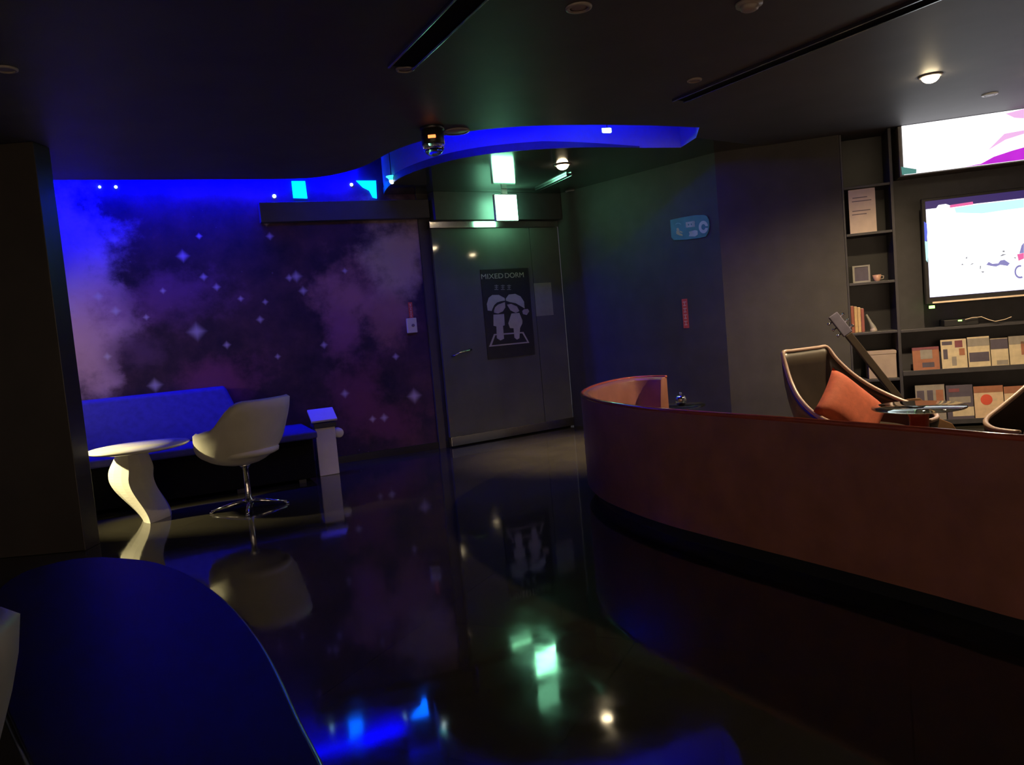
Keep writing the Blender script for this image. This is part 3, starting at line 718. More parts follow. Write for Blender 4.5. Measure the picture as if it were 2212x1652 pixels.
# ------------------------------------------------------------------ tub chair
def tub_chair(name, label, loc, rz, group):
    """faces local +x"""
    t = thing(name, label, 'chair', loc, rz, group)
    NPH, NV = 56, 12
    def rim(phi):          # phi = 0 front, pi back
        a = abs(math.atan2(math.sin(phi), math.cos(phi)))
        return 0.475 + 0.115 * smooth01(0.35, 0.95, a) + 0.03 * smooth01(1.1, 1.7, a) + 0.19 * smooth01(1.65, 2.45, a)
    def surf(phi, v, inner):
        a = abs(math.atan2(math.sin(phi), math.cos(phi))); h = rim(phi); z0 = 0.335
        k = math.sin(v * math.pi / 2) ** 0.86
        zz = z0 + (h - z0) * (1 - math.cos(v * math.pi / 2)) ** 1.05
        rx = 0.40 if a < math.pi / 2 else 0.33
        ry = 0.36
        lean = 0.05 * smooth01(0.55, 0.85, zz) * smooth01(1.7, 2.6, a)
        pull = 1 - 0.10 * smooth01(0.6, 1.0, v) * (1 - smooth01(1.7, 2.4, a))
        x = rx * k * math.cos(phi) * pull - lean; y = ry * k * math.sin(phi) * pull
        if inner:
            f = 1 - 0.05 / max(0.2, math.hypot(x, y)) if v > 0.3 else 0.9
            x *= f; y *= f; zz = max(zz + (0.0 if v > 0.95 else 0.012), 0.40 if v < 0.6 else zz)
        return Vector((x, y, zz))
    bm = bmesh.new(); grid = []
    vs = [i / NV for i in range(1, NV + 1)]
    for v in vs: grid.append([bm.verts.new(surf(2 * math.pi * i / NPH, v, False)) for i in range(NPH)])
    rimv = []
    for i in range(NPH):
        a = surf(2 * math.pi * i / NPH, 1, False); b = surf(2 * math.pi * i / NPH, 1, True)
        rimv.append(bm.verts.new((a + b) / 2 + Vector((0, 0, 0.018))))
    grid.append(rimv)
    for v in vs[::-1]: grid.append([bm.verts.new(surf(2 * math.pi * i / NPH, v, True)) for i in range(NPH)])
    for a, b in zip(grid, grid[1:]):
        for i in range(NPH): bm.faces.new((a[i], a[(i + 1) % NPH], b[(i + 1) % NPH], b[i]))
    bm.faces.new(grid[0][::-1]); bm.faces.new(grid[-1])
    link('shell', bm, M['white_shell'], t, smooth=True)
    bm = lathe([(0.001, 0.0), (0.24, 0.0), (0.27, 0.015), (0.275, 0.04), (0.25, 0.058), (0.001, 0.065)], 36)
    bmesh.ops.transform(bm, matrix=Matrix.Translation((0.03, 0, 0.405)) @ Matrix.Diagonal((1.05, 0.98, 1, 1)), verts=bm.verts[:])
    link('seat_cushion', bm, M['white_shell'], t, smooth=True)
    link('stem', lathe([(0.05, 0.338), (0.035, 0.32), (0.022, 0.30), (0.022, 0.09), (0.034, 0.07), (0.034, 0.045)], 20), M['chrome'], t, smooth=True)
    for k in range(4):
        a = math.radians(45 + 90 * k); c, s = math.cos(a), math.sin(a)
        ob = tube([(0.02 * c, 0.02 * s, 0.065), (0.12 * c, 0.12 * s, 0.045), (0.27 * c, 0.27 * s, 0.016)], [0.020, 0.017, 0.011], 10)
        add_lathe(ob, [(0.016, 0.0), (0.016, 0.010), (0.010, 0.014)], 12, mtx=Matrix.Translation((0.27 * c, 0.27 * s, 0)))
        link('leg', ob, M['chrome'], t, smooth=True)
    return t
q = P(540, 1098)
chair_a = tub_chair('tub_chair', 'white tub chair on a chrome star foot, turned to the round white table', (q.x, q.y, 0), math.atan2(0.50, -0.86), 'white tub chairs')
chair_b = copy_tree(chair_a)
chair_b.location = (-1.155, 1.075, 0); chair_b.rotation_euler = (0, 0, math.radians(165))
chair_b['label'] = 'white tub chair cut by the left picture edge beside the dark tabletop'

# ------------------------------------------------------------------ round white table with a sculpted foot
q = P(320, 1118)
t = thing('round_table', 'round white table on a curved sculpted foot before the navy couch', 'table', (q.x, q.y, 0))
tp = P(300, 963, 0.555); ox, oy = tp.x - q.x, tp.y - q.y
link('tabletop', lathe([(0.001, 0.520), (0.25, 0.522), (0.325, 0.535), (0.345, 0.548), (0.340, 0.557), (0.001, 0.560)], 56, mtx=Matrix.Translation((ox, oy, 0))), M['white_gloss'], t, smooth=True)
bm = bmesh.new(); rings = []
NS = 24
for i in range(NS + 1):
    u = i / NS; z = 0.521 * u
    half = 0.095 + 0.075 * math.sin(min(1.0, u * 1.35) * math.pi / 2) - 0.055 * smooth01(0.7, 1.0, u)
    cxx = 0.075 - 0.165 * smooth01(-0.05, 0.62, u) + 0.03 * smooth01(0.6, 1.0, u)
    dep = 0.12 + 0.03 * (1 - u)
    ring = []
    lens = [(-1, 0.1), (-0.8, -0.5), (-0.4, -0.95), (0.05, -1.25), (0.42, -1.4), (0.75, -0.75), (1, 0), (0.7, 0.6), (0, 0.9), (-0.7, 0.6)]
    for lx, ly in lens: ring.append(bm.verts.new((cxx + half * lx, ly * dep, z)))
    rings.append(ring)
for a, b in zip(rings, rings[1:]):
    for i in range(10): bm.faces.new((a[i], a[(i + 1) % 10], b[(i + 1) % 10], b[i]))
bm.faces.new(rings[0][::-1]); bm.faces.new(rings[-1])
link('pedestal', bm, M['white_gloss'], t, bevel=0.0)

# ------------------------------------------------------------------ little white stand by the couch
q = P(706, 1026)
t = thing('pedestal_stand', 'small white pedestal with tilted pale top at the end of the navy couch', 'stand', (q.x, q.y + 0.06, 0), math.radians(24))
link('post', bx(-0.088, 0.088, -0.075, 0.075, 0.0, 0.43), M['white_shell'], t, bevel=0.006)
link('collar', bx(-0.10, 0.10, -0.09, 0.09, 0.43, 0.475), M['black'], t, bevel=0.006)
link('tilted_top', bx(-0.115, 0.115, -0.10, 0.10, -0.012, 0.012, mtx=Matrix.Translation((0, 0.0, 0.535)) @ Matrix.Rotation(math.radians(28), 4, 'X')), M['white_gloss'], t, bevel=0.006)
link('riser', bx(-0.09, 0.09, 0.0, 0.07, 0.475, 0.54), M['white_shell'], t)
link('side_roll', lathe([(0.001, -0.05), (0.04, -0.05), (0.045, -0.03), (0.045, 0.03), (0.04, 0.05), (0.001, 0.05)], 20, mtx=Matrix.Translation((0.125, 0.0, 0.36)) @ Matrix.Rotation(math.radians(90), 4, 'X')), M['white_shell'], t, smooth=True)
link('arm', bx(0.088, 0.125, -0.012, 0.012, 0.35, 0.37), M['chrome'], t)

# ------------------------------------------------------------------ near table
edge = [(-0.20, 0.80), (-0.27, 0.98), (-0.34, 1.15), (-0.42, 1.31), (-0.54, 1.56), (-0.66, 1.78), (-0.82, 2.03), (-1.0, 2.26), (-1.17, 2.42), (-1.31, 2.50), (-1.42, 2.54), (-1.52, 2.52), (-1.58, 2.40), (-1.50, 2.15), (-1.28, 1.80), (-1.05, 1.50), (-0.82, 1.22), (-0.62, 0.98), (-0.45, 0.80), (-0.32, 0.72)]
oc = catmull(edge, 4, closed=True); oc2 = [(p.x, p.y) for p in oc]
t = thing('lounge_table', 'big dark gloss tabletop with curved edge, nearest on the left', 'table', (0, 0, 0))
link('tabletop', prism(oc2, 0.535, 0.56), M['table_dark'], t, bevel=0.003)
link('rim', tube([(p.x, p.y, 0.548) for p in oc], 0.0075, 8, closed=True), M['edge_metal'], t, smooth=True)
for x, y in ((-0.72, 1.45), (-1.15, 2.08)):
    link('leg', lathe([(0.20, 0.0), (0.20, 0.012), (0.05, 0.03), (0.04, 0.06), (0.04, 0.50), (0.12, 0.534)], 28, mtx=Matrix.Translation((x, y, 0))), M['black'], t, smooth=True)

# ------------------------------------------------------------------ red curved sofa
path = catmull([(1.20, 6.08), (1.10, 6.20), (0.95, 6.24), (0.80, 6.14), (0.64, 5.90), (0.52, 5.60), (0.455, 5.29), (0.465, 4.95), (0.53, 4.62), (0.70, 4.16), (0.90, 3.78), (1.23, 3.22), (1.45, 2.83), (1.66, 2.45), (2.0, 2.02), (2.5, 1.70), (3.1, 1.60), (3.7, 1.75)], 7)
def strip_section(path, prof, closed=True):
    """sweep a closed profile of (outward offset, z) along the sofa's path"""
    bm = bmesh.new(); rings = []; n = len(path)
    for i, p in enumerate(path):
        a = path[max(0, i - 1)]; b = path[min(n - 1, i + 1)]; tt = (b - a).normalized()
        out = Vector((tt.y, -tt.x, 0))          # towards the room outside the sofa
        rings.append([bm.verts.new(Vector((p.x, p.y, 0)) + out * o + Vector((0, 0, z))) for o, z in prof])
    m = len(prof)
    for a, b in zip(rings, rings[1:]):
        for k in range(m): bm.faces.new((a[k], a[(k + 1) % m], b[(k + 1) % m], b[k]))
    bm.faces.new(rings[0]); bm.faces.new(rings[-1][::-1])
    return bm
# which side is outside: left of travel or right; checked against the sofa's centre
_t = (path[60] - path[59]).normalized(); _o = Vector((_t.y, -_t.x, 0)); SGN = 1 if _o.dot(path[60] - Vector((2.4, 4.2, 0))) > 0 else -1
def sw(prof): return strip_section(path, [(SGN * o, z) for o, z in prof])
t = thing('curved_sofa', 'big curved sofa with red orange leather back facing the room', 'sofa', (0, 0, 0))
link('back_shell', sw([(0.0, 0.08), (0.0, 0.672), (-0.004, 0.690), (-0.05, 0.690), (-0.07, 0.672), (-0.10, 0.40), (-0.10, 0.08)]), M['red_leather'], t, smooth=True, bevel=0.004)
link('top_piping', sw([(0.004 - 0.012 + 0.012 * math.cos(u), 0.690 + 0.012 * math.sin(u)) for u in [i * math.pi / 4 for i in range(8)]]), M['red_edge'], t, smooth=True)
link('plinth', sw([(-0.06, 0.0), (-0.06, 0.082), (-0.50, 0.082), (-0.50, 0.0)]), M['black'], t)
ip = [p for p in path]
link('seat', sw([(-0.102, 0.085), (-0.102, 0.38), (-0.14, 0.41), (-0.44, 0.41), (-0.48, 0.38), (-0.48, 0.085)]), M['red_leather'], t, smooth=True)

# ------------------------------------------------------------------ lounge armchair with pale piping
def armchair(label, loc, rz, group):
    """faces local +x; shell of dark leather edged with pale piping"""
    t = thing('lounge_armchair', label, 'armchair', loc, rz, group)
    # rim line: from the left arm tip, up round the back, to the right arm tip
    def rim_pt(u):       # u in -1..1
        a = abs(u); sg = 1 if u >= 0 else -1
        pts = catmull([(-0.30, 0.0, 0.875), (-0.30, 0.12, 0.875), (-0.295, 0.195, 0.87), (-0.25, 0.225, 0.79), (-0.17, 0.27, 0.69), (-0.06, 0.32, 0.60), (0.10, 0.365, 0.52), (0.28, 0.37, 0.47), (0.39, 0.28, 0.445), (0.42, 0.15, 0.44)], 4)
        f = a * (len(pts) - 1); i = min(int(f), len(pts) - 2); w = f - i
        p = Vector(pts[i]).lerp(Vector(pts[i + 1]), w)
        return Vector((p.x, p.y * sg, p.z))
    us = [-1 + 2 * i / 72 for i in range(73)]
    rim = [rim_pt(u) for u in us]
    def bot(p): return Vector((p.x * 0.72 + 0.03, p.y * 0.78, 0.30))
    bm = bmesh.new(); rows = []
    for p in rim:
        b = bot(p); col = []
        for k in range(7):
            w = k / 6; c = p.lerp(b, w); bulge = 0.03 * math.sin(w * math.pi)
            d = Vector((c.x, c.y, 0)); d = d.normalized() if d.length > 1e-4 else Vector((-1, 0, 0))
            col.append(bm.verts.new(c + d * bulge))
        rows.append(col)
    for a, b in zip(rows, rows[1:]):
        for k in range(6): bm.faces.new((a[k], a[k + 1], b[k + 1], b[k]))
    o = link('shell', bm, M['chair_inner'], t, smooth=True)
    sm = o.modifiers.new('thickness', 'SOLIDIFY'); sm.thickness = 0.022; sm.offset = 0
    link('piping', tube([(p.x, p.y, p.z) for p in rim], 0.014, 8), M['chair_trim'], t, smooth=True)
    seat = [(0.36 * math.cos(2 * math.pi * i / 32) * (1.0 if math.cos(2 * math.pi * i / 32) > 0 else 0.55) + 0.02, 0.26 * math.sin(2 * math.pi * i / 32)) for i in range(32)]
    link('seat_pad', prism(seat, 0.30, 0.40), M['chair_inner'], t, bevel=0.02, seg=3)
    link('foot', lathe([(0.22, 0.0), (0.22, 0.012), (0.05, 0.03), (0.035, 0.06), (0.035, 0.25), (0.12, 0.299)], 28, mtx=Matrix.Translation((0.03, 0, 0))), M['chrome'], t, smooth=True)
    return t
q = PD(1800, 860, 4.75)
arm_a = armchair('dark lounge armchair with pale piping holding the red cushion', (q.x + 0.08, 4.75, 0), math.radians(-63), 'lounge armchairs')
arm_b = copy_tree(arm_a)
q2 = PD(2350, 880, 4.0)
arm_b.location = (q2.x, 4.0, 0); arm_b.rotation_euler = (0, 0, math.radians(215))
arm_b['label'] = 'dark lounge armchair cut by the right picture edge below the television'

def cushion(w, h, d):
    bm = bmesh.new(); n = 14; top = []; botm = []
    for i in range(n + 1):
        ra, rb = [], []
        for j in range(n + 1):
            u = -1 + 2 * i / n; v = -1 + 2 * j / n
            pin = 1 - 0.07 * (1 - u * u) * abs(v) ** 3 if True else 1
            x = u * w / 2 * (1 - 0.06 * (1 - v * v) * abs(u)); y = v * h / 2 * (1 - 0.06 * (1 - u * u) * abs(v))
            z = d / 2 * ((1 - u ** 4) * (1 - v ** 4)) ** 0.5
            ra.append(bm.verts.new((x, y, z))); rb.append(bm.verts.new((x, y, -z)))
        top.append(ra); botm.append(rb)
    for i in range(n):
        for j in range(n):
            bm.faces.new((top[i][j], top[i + 1][j], top[i + 1][j + 1], top[i][j + 1]))
            bm.faces.new((botm[i][j], botm[i][j + 1], botm[i + 1][j + 1], botm[i + 1][j]))
    bmesh.ops.remove_doubles(bm, verts=bm.verts[:], dist=0.0005)
    return bm
base = Matrix.Translation(arm_a.location) @ Matrix.Rotation(arm_a.rotation_euler.z, 4, 'Z')
cc = PD(1838, 886, 4.60)
cm = Matrix.Translation(cc) @ Matrix.Rotation(arm_a.rotation_euler.z, 4, 'Z') @ Matrix.Rotation(math.radians(60), 4, 'Y') @ Matrix.Rotation(math.radians(38), 4, 'Z')
o = link('cushion', cushion(0.41, 0.41, 0.13), M['red_cloth'], smooth=True, mtx=cm)
tag(o, 'orange red square cushion leaning in the dark lounge armchair', 'cushion')

# glass table on a red post
q = P(1980, 877, 0.555)
def glass_table(label, loc, top_z, rad):
    t = thing('side_table', label, 'table', loc, 0, 'glass side tables')
    link('tabletop', lathe([(0.001, top_z - 0.012), (rad - 0.004, top_z - 0.012), (rad, top_z - 0.006), (rad - 0.004, top_z), (0.001, top_z)], 48), M['table_glass'], t, smooth=True)
    link('post', lathe([(0.055, 0.012), (0.05, 0.05), (0.05, top_z - 0.06), (0.07, top_z - 0.013)], 28), M['red_gloss'], t, smooth=True)
    link('foot', lathe([(0.001, 0.0), (0.18, 0.0), (0.18, 0.008), (0.06, 0.013), (0.001, 0.013)], 36), M['red_gloss'], t, smooth=True)
    return t
glass_table('round glass side table on a red post before the magazine racks', (q.x + 0.01, q.y, 0), 0.555, 0.24)
q = PD(1472, 880, 6.55)
glass_table('low round glass table past the red sofa end, under the shiny ornament', (q.x, q.y, 0), 0.40, 0.20)
t = thing('ornament', 'small shiny round chrome ornament glinting above the red sofa back', 'ornament', (q.x, q.y, 0.4005))
link('body', lathe([(0.001, 0.0), (0.026, 0.0), (0.043, 0.018), (0.050, 0.048), (0.040, 0.076), (0.019, 0.088), (0.001, 0.089)], 24), M['chrome'], t, smooth=True)
link('lid_knob', lathe([(0.007, 0.087), (0.014, 0.097), (0.009, 0.109), (0.001, 0.111)], 14), M['chrome'], t, smooth=True)

# ------------------------------------------------------------------ guitar behind the armchair
gh = PD(1797, 688, 5.55); gb = PD(1842, 745, 5.5)
ax = (gh - gb).normalized()
gx = Vector((ax.z, 0, -ax.x)).normalized(); gy = ax.cross(gx)
foot = gh - ax * (gh.z / ax.z)
ln = (gh - foot).length
gm = Matrix(((gx.x, gy.x, ax.x, foot.x), (gx.y, gy.y, ax.y, foot.y), (gx.z, gy.z, ax.z, foot.z), (0, 0, 0, 1)))
t = thing('guitar', 'guitar leaning behind the dark lounge armchair, pegs up', 'guitar', mtx=gm)
bo = [(0, 0.04), (0.12, 0.05), (0.18, 0.12), (0.185, 0.20), (0.13, 0.29), (0.115, 0.33), (0.135, 0.40), (0.12, 0.46), (0.05, 0.50), (0.0, 0.50)]
outl = [(x, z) for x, z in bo] + [(-x, z) for x, z in bo[::-1][1:-1]]
link('body', plate(outl, -0.045, 0.045), M['wood'], t, bevel=0.006)
link('neck', bx(-0.026, 0.026, -0.075, -0.047, 0.30, ln - 0.15), M['chair_inner'], t, bevel=0.006)
hstock = link('headstock', bx(-0.036, 0.036, -0.072, -0.052, ln - 0.152, ln + 0.02), mat('dark_headstock', (0.16, 0.15, 0.22), 0.25), t, bevel=0.006)
for sx in (-1, 1):
    for k in range(3):
        z = ln - 0.12 + 0.05 * k
        link('tuning_peg', lathe([(0.005, 0), (0.005, 0.018), (0.011, 0.02), (0.011, 0.03), (0.004, 0.033)], 10, mtx=Matrix.Translation((sx * 0.036, -0.062, z)) @ Matrix.Rotation(sx * math.pi / 2, 4, 'Y')), M['chrome'], hstock, smooth=True)
link('stand_foot', tube([(-0.14, 0.08, 0.03), (-0.12, -0.06, 0.035), (0.12, -0.06, 0.035), (0.14, 0.08, 0.03)], 0.01), M['black'], t)

# ------------------------------------------------------------------ media wall
TM = W_TV.matrix()
def H(x, y, n=0.0): return W_TV.hit(x, y, n)
sx0 = 1.04; sx1 = H(1940, 600)[0]
t = thing('shelf_unit', 'tall dark open shelf column left of the television', 'shelf', mtx=TM)
link('side_panel', bx(sx0, sx0 + 0.016, -0.0, 0.33, 0.0, CEIL - 0.003), M['shelf'], t, bevel=0.002)
link('side_panel', bx(sx1 - 0.025, sx1, -0.0, 0.33, 0.0, CEIL - 0.003), M['shelf'], t, bevel=0.002)
link('back_panel', bx(sx0 + 0.016, sx1 - 0.025, 0.315, 0.33, 0.0, CEIL - 0.003), M['black'], t)
shelf_z = []
for px, py in ((1880, 398), (1885, 500), (1885, 608), (1890, 716), (1905, 818)):
    z = H(px, py)[1]; shelf_z.append(z)
    link('shelf', bx(sx0 + 0.017, sx1 - 0.026, 0.0, 0.314, z - 0.022, z), M['shelf'], t, bevel=0.002)
z = 0.10
link('shelf', bx(sx0 + 0.017, sx1 - 0.026, 0.0, 0.314, z - 0.022, z), M['shelf'], t, bevel=0.002)
# right bay: light box, television, racks
bay0 = sx1 + 0.001
lb = thing('light_box', 'white glowing light box banner with magenta swoosh under the ceiling', 'light box', mtx=TM)
l0, lt = H(1947, 272); l1 = l0 + 2.4; lbot = H(1947, 379)[1]
link('case', bx(l0 - 0.03, l1 + 0.03, -0.01, 0.30, lbot - 0.012, min(lt + 0.015, CEIL - 0.004)), M['frame_grey'], lb, bevel=0.003)
lpan = link('light_panel', bx(l0, l1, -0.014, -0.0105, lbot, lt - 0.004), M['lb_white'], lb)
def lbp(pts, n=0.0152): return [H(1930 + x / 7.844, 220 + y / 7.844, n) for x, y in pts]
def clampz(poly): return [(s, max(lbot + 0.002, min(lt - 0.006, z))) for s, z in poly]
far_s = l0 + 1.5
link('magenta_swoosh', plate(clampz(lbp([(1150, 1135), (1480, 1050), (1700, 930), (2000, 830), (2212, 770)]) + [(far_s, lbot + 0.22), (far_s, lbot + 0.002)] + lbp([(2212, 1012), (1700, 1085)])), -0.0160, -0.0145), M['lb_magenta'], lpan)
link('pink_swoosh', plate(clampz(lbp([(1600, 820), (1880, 540), (2212, 480)]) + [(far_s, lt - 0.14), (far_s, lt - 0.17)] + lbp([(2212, 540), (1900, 640)])), -0.0160, -0.0145), M['lb_pink'], lpan)
link('pink_corner', plate(clampz(lbp([(1900, 200), (2212, 90)]) + [(far_s, lt - 0.006), (far_s, lt - 0.09)] + lbp([(2212, 280), (2050, 270)])), -0.0160, -0.0145), M['lb_pink'], lpan)
link('teal_corner', plate(clampz(lbp([(130, 1100), (390, 1140), (390, 1250), (150, 1270)])), -0.0160, -0.0145), M['lb_teal'], lpan)

# television
tv = thing('television', 'large flat television showing a bright white scene with motorbikes', 'television', mtx=TM)
t0, tt_ = H(1996, 446); tb_ = H(2008, 643)[1]; t1 = t0 + 1.24
link('casing', bx(t0 - 0.03, t1 + 0.03, -0.05, 0.0, tb_ - 0.055, tt_ + 0.06), M['black'], tv, bevel=0.006)
link('screen', bx(t0, t1, -0.0525, -0.0505, tb_, tt_ + 0.035), M['tv_dark'], tv)
tvpic = link('bright_picture', bx(t0 + 0.002, t1 - 0.002, -0.0545, -0.0528, tb_ + 0.004, tt_ - 0.03), M['tv_white'], tv)
def tvp(pts, n=0.056): return [H(1980 + x / 6.354, 420 + y / 6.354, n) for x, y in pts]
def tvplate(bm, pts): add_plate(bm, tvp(pts), -0.0560, -0.0548)
bm = bmesh.new(); add_plate(bm, tvp([(275, 180), (300, 145), (400, 130), (460, 150), (440, 190), (300, 205)]), -0.0560, -0.0548); link('title_badge', bm, M['tv_white'], tvpic)
bm = bmesh.new(); tvplate(bm, [(460, 145), (770, 98), (780, 135), (455, 182)]); link('title_bar', bm, M['tv_red'], tvpic)
bm = bmesh.new(); tvplate(bm, [(520, 185), (860, 130), (1474, 62), (1474, 180), (1200, 215), (900, 260), (540, 250)]); link('sky_tint', bm, M['tv_cyan'], tvpic)
bm = bmesh.new(); tvplate(bm, [(102, 370), (140, 400), (148, 520), (140, 640), (112, 640)]); link('blue_edge', bm, M['tv_blue'], tvpic)
bm = bmesh.new(); tvplate(bm, [(114, 640), (155, 650), (160, 800), (150, 930), (130, 900)]); link('cyan_edge', bm, M['tv_cyan'], tvpic)
bm = bmesh.new()
tvplate(bm, [(955, 965), (990, 925), (1040, 950), (1120, 945), (1150, 905), (1205, 895), (1190, 940), (1280, 945), (1250, 980), (1150, 965), (1090, 990), (1020, 980)])
tvplate(bm, [(1440, 700), (1474, 660), (1474, 800), (1410, 810)])
for cxp, cyp, r0 in ((1420, 1060, 78),):
    for i in range(14):
        a0 = math.radians(60 + i * 16); a1 = math.radians(60 + (i + 1) * 16)
        tvplate(bm, [(cxp + r0 * math.cos(a0), cyp + 1.2 * r0 * math.sin(a0)), (cxp + r0 * math.cos(a1), cyp + 1.2 * r0 * math.sin(a1)), (cxp + r0 * 0.7 * math.cos(a1), cyp + 0.85 * r0 * math.sin(a1)), (cxp + r0 * 0.7 * math.cos(a0), cyp + 0.85 * r0 * math.sin(a0))])
link('motorbike_picture', bm, M['tv_grey'], tvpic)
for a in ([(1140, 850), (1180, 820), (1240, 818), (1160, 848)], [(1180, 770), (1210, 770), (1210, 790), (1180, 790)], [(670, 870), (700, 850), (690, 885)], [(610, 965), (630, 945), (645, 968)], [(725, 970), (760, 945), (795, 950), (740, 965)], [(870, 980), (885, 978), (880, 1025), (868, 1022)], [(885, 1055), (930, 1055), (920, 1072), (900, 1072)], [(1330, 865), (1365, 860), (1360, 882)]):
    bm = bmesh.new(); tvplate(bm, a); link('speck', bm, M['tv_ink'], tvpic)
bm = bmesh.new(); tvplate(bm, [(1380, 820), (1474, 800), (1474, 880), (1400, 910)]); link('red_fairing', bm, M['tv_red'], tvpic)
bz = H(2060, 660)[1]
link('bottom_strip', bx(t0 + 0.02, t1 + 0.03, -0.057, -0.0505, tb_ - 0.05, tb_ - 0.036), M['paper'], tv)
gsx, gsz = H(2013, 663, 0.06)
link('power_light', bx(gsx - 0.022, gsx + 0.022, -0.062, -0.0575, gsz - 0.012, gsz + 0.012), M['e_green'], tv, bevel=0.004)

# router with a green dot and a loose cable, on the ledge under the television
rs, rz_ = H(2075, 692, 0.02)
t = thing('set_top_box', 'black box with one green light under the television', 'set top box', mtx=TM)
ledge_z = rz_ - 0.045
link('case', bx(rs - 0.12, rs + 0.14, -0.0, 0.18, ledge_z + 0.001, ledge_z + 0.055), M['black'], t, bevel=0.004)
link('indicator', bx(rs - 0.014, rs + 0.014, -0.004, 0.0, rz_ - 0.006, rz_ + 0.004), M['e_green'], t)
cbl = [H(x, y, 0.02) for x, y in ((2085, 690), (2100, 686), (2120, 684), (2135, 690), (2150, 694), (2170, 690), (2185, 684))]
o = link('cable', tube([(s, -0.02, z) for s, z in cbl], 0.003, 6), M['paper'], mtx=TM)
tag(o, 'thin pale cable trailing right of the green light under the television', 'cable')
t = thing('magazine_rack', 'dark wall rack with two ledges of magazines under the television', 'rack', mtx=TM)
rk1 = l1
link('back_board', bx(bay0, rk1, 0.19, 0.33, 0.0, lbot - 0.015), M['shelf'], t)
link('ledge', bx(bay0, rk1, -0.0, 0.189, ledge_z - 0.025, ledge_z), M['shelf'], t, bevel=0.002)
z_up = H(2060, 798)[1]; z_lo = H(2150, 904)[1]
for z in (z_up, z_lo):
    link('ledge', bx(bay0, rk1, -0.0, 0.189, z - 0.03, z), M['shelf'], t, bevel=0.002)
    link('lip', bx(bay0, rk1, -0.012, -0.001, z - 0.03, z + 0.012), M['shelf'], t, bevel=0.002)

MAGC = {'pale': (0.62, 0.52, 0.36), 'cream': (0.68, 0.50, 0.34), 'wine': (0.22, 0.07, 0.09), 'grey': (0.30, 0.27, 0.24), 'dark': (0.10, 0.085, 0.12), 'rust': (0.36, 0.15, 0.09)}
for kname, c in MAGC.items(): M['mag_' + kname] = mat('magazine_cover_' + kname, c, 0.4, var=0.12, scale=20)
def magazine(x0, x1, ytop, base_z, cover, blocks, label, group, tilt=0.12):
    """leans back on its ledge; blocks are printed patches (u0, v0, u1, v1, material) on the cover"""
    s0, zt = H(x0, ytop, 0.0); s1 = H(x1, ytop, 0.0)[0]; w = s1 - s0; h = zt - base_z - 0.0
    mtx = TM @ Matrix.Translation((s0, 0.02, base_z + 0.001)) @ Matrix.Rotation(-tilt, 4, 'X')
    t = thing('magazine', label, 'magazine', mtx=mtx, group=group)
    cov = link('cover', bx(0, w, 0, 0.006, 0, h), M['mag_' + cover], t, bevel=0.001)
    bm = {}
    for u0, v0, u1, v1, mm in blocks:
        b = bm.setdefault(mm, bmesh.new())
        add_box(b, u0 * w, u1 * w, -0.0012, -0.0002, v0 * h, v1 * h)
    for mm, b in bm.items(): link('print', b, M[mm], cov)
    return t
GU, GL = 'magazines on the upper ledge', 'magazines on the lower ledge'
magazine(1972, 2030, 752, z_up, 'rust', [(0.3, 0.5, 0.75, 0.9, 'mag_grey'), (0.35, 0.15, 0.8, 0.35, 'mag_dark'), (0.0, 0.88, 1, 1, 'mag_wine')], 'rust red magazine, first on the left of the upper ledge', GU)
magazine(2034, 2090, 735, z_up, 'pale', [(0.05, 0.82, 0.45, 0.94, 'mag_dark'), (0.55, 0.72, 0.85, 0.95, 'mag_wine'), (0.08, 0.35, 0.25, 0.68, 'mag_dark'), (0.4, 0.12, 0.58, 0.42, 'mag_grey'), (0.7, 0.45, 0.92, 0.68, 'mag_rust')], 'pale magazine with small dark pictures, second on the upper ledge', GU)
magazine(2092, 2140, 729, z_up, 'pale', [(0.0, 0.7, 1, 0.95, 'mag_grey'), (0.05, 0.2, 0.95, 0.5, 'mag_dark')], 'pale magazine with a wide dark picture, third on the upper ledge', GU)
magazine(2142, 2180, 732, z_up, 'pale', [(0.0, 0.62, 1, 0.98, 'mag_dark'), (0.3, 0.06, 0.95, 0.22, 'mag_grey')], 'pale magazine with a dark upper third, fourth on the upper ledge', GU)
magazine(2182, 2240, 727, z_up, 'pale', [(0.0, 0.72, 1, 1, 'mag_grey'), (0.45, 0.35, 1, 0.8, 'mag_rust')], 'pale magazine with a red patch at the right end of the upper ledge', GU)
magazine(1979, 2043, 834, z_lo, 'grey', [(0.05, 0.55, 0.3, 0.85, 'mag_dark'), (0.4, 0.55, 0.6, 0.85, 'mag_dark'), (0.7, 0.55, 0.95, 0.85, 'mag_rust'), (0.0, 0.40, 1, 0.48, 'mag_pale')], 'grey magazine, first on the left of the lower ledge', GL)
magazine(2046, 2104, 834, z_lo, 'dark', [(0.1, 0.48, 0.9, 0.66, 'mag_grey'), (0.2, 0.1, 1, 0.36, 'mag_pale'), (0.1, 0.8, 0.5, 0.9, 'mag_wine')], 'dark magazine with a grey band, second on the lower ledge', GL)
mg = magazine(2106, 2170, 836, z_lo, 'cream', [(0.0, 0.80, 1, 1, 'mag_rust'), (0.45, 0.55, 0.78, 0.60, 'mag_pale')], 'cream magazine with a red round mark, third on the lower ledge', GL)
w_ = H(2170, 836)[0] - H(2106, 836)[0]
link('red_mark', lathe([(0.001, 0), (0.045, 0), (0.045, 0.001), (0.001, 0.0012)], 28, mtx=Matrix.Translation((w_ * 0.42, -0.0004, 0.16)) @ Matrix.Rotation(math.radians(90), 4, 'X')), M['print_red'], mg)
magazine(2172, 2240, 836, z_lo, 'cream', [(0.0, 0.78, 1, 1, 'mag_rust'), (0.3, 0.2, 0.9, 0.3, 'mag_pale')], 'cream magazine at the right end of the lower ledge', GL)

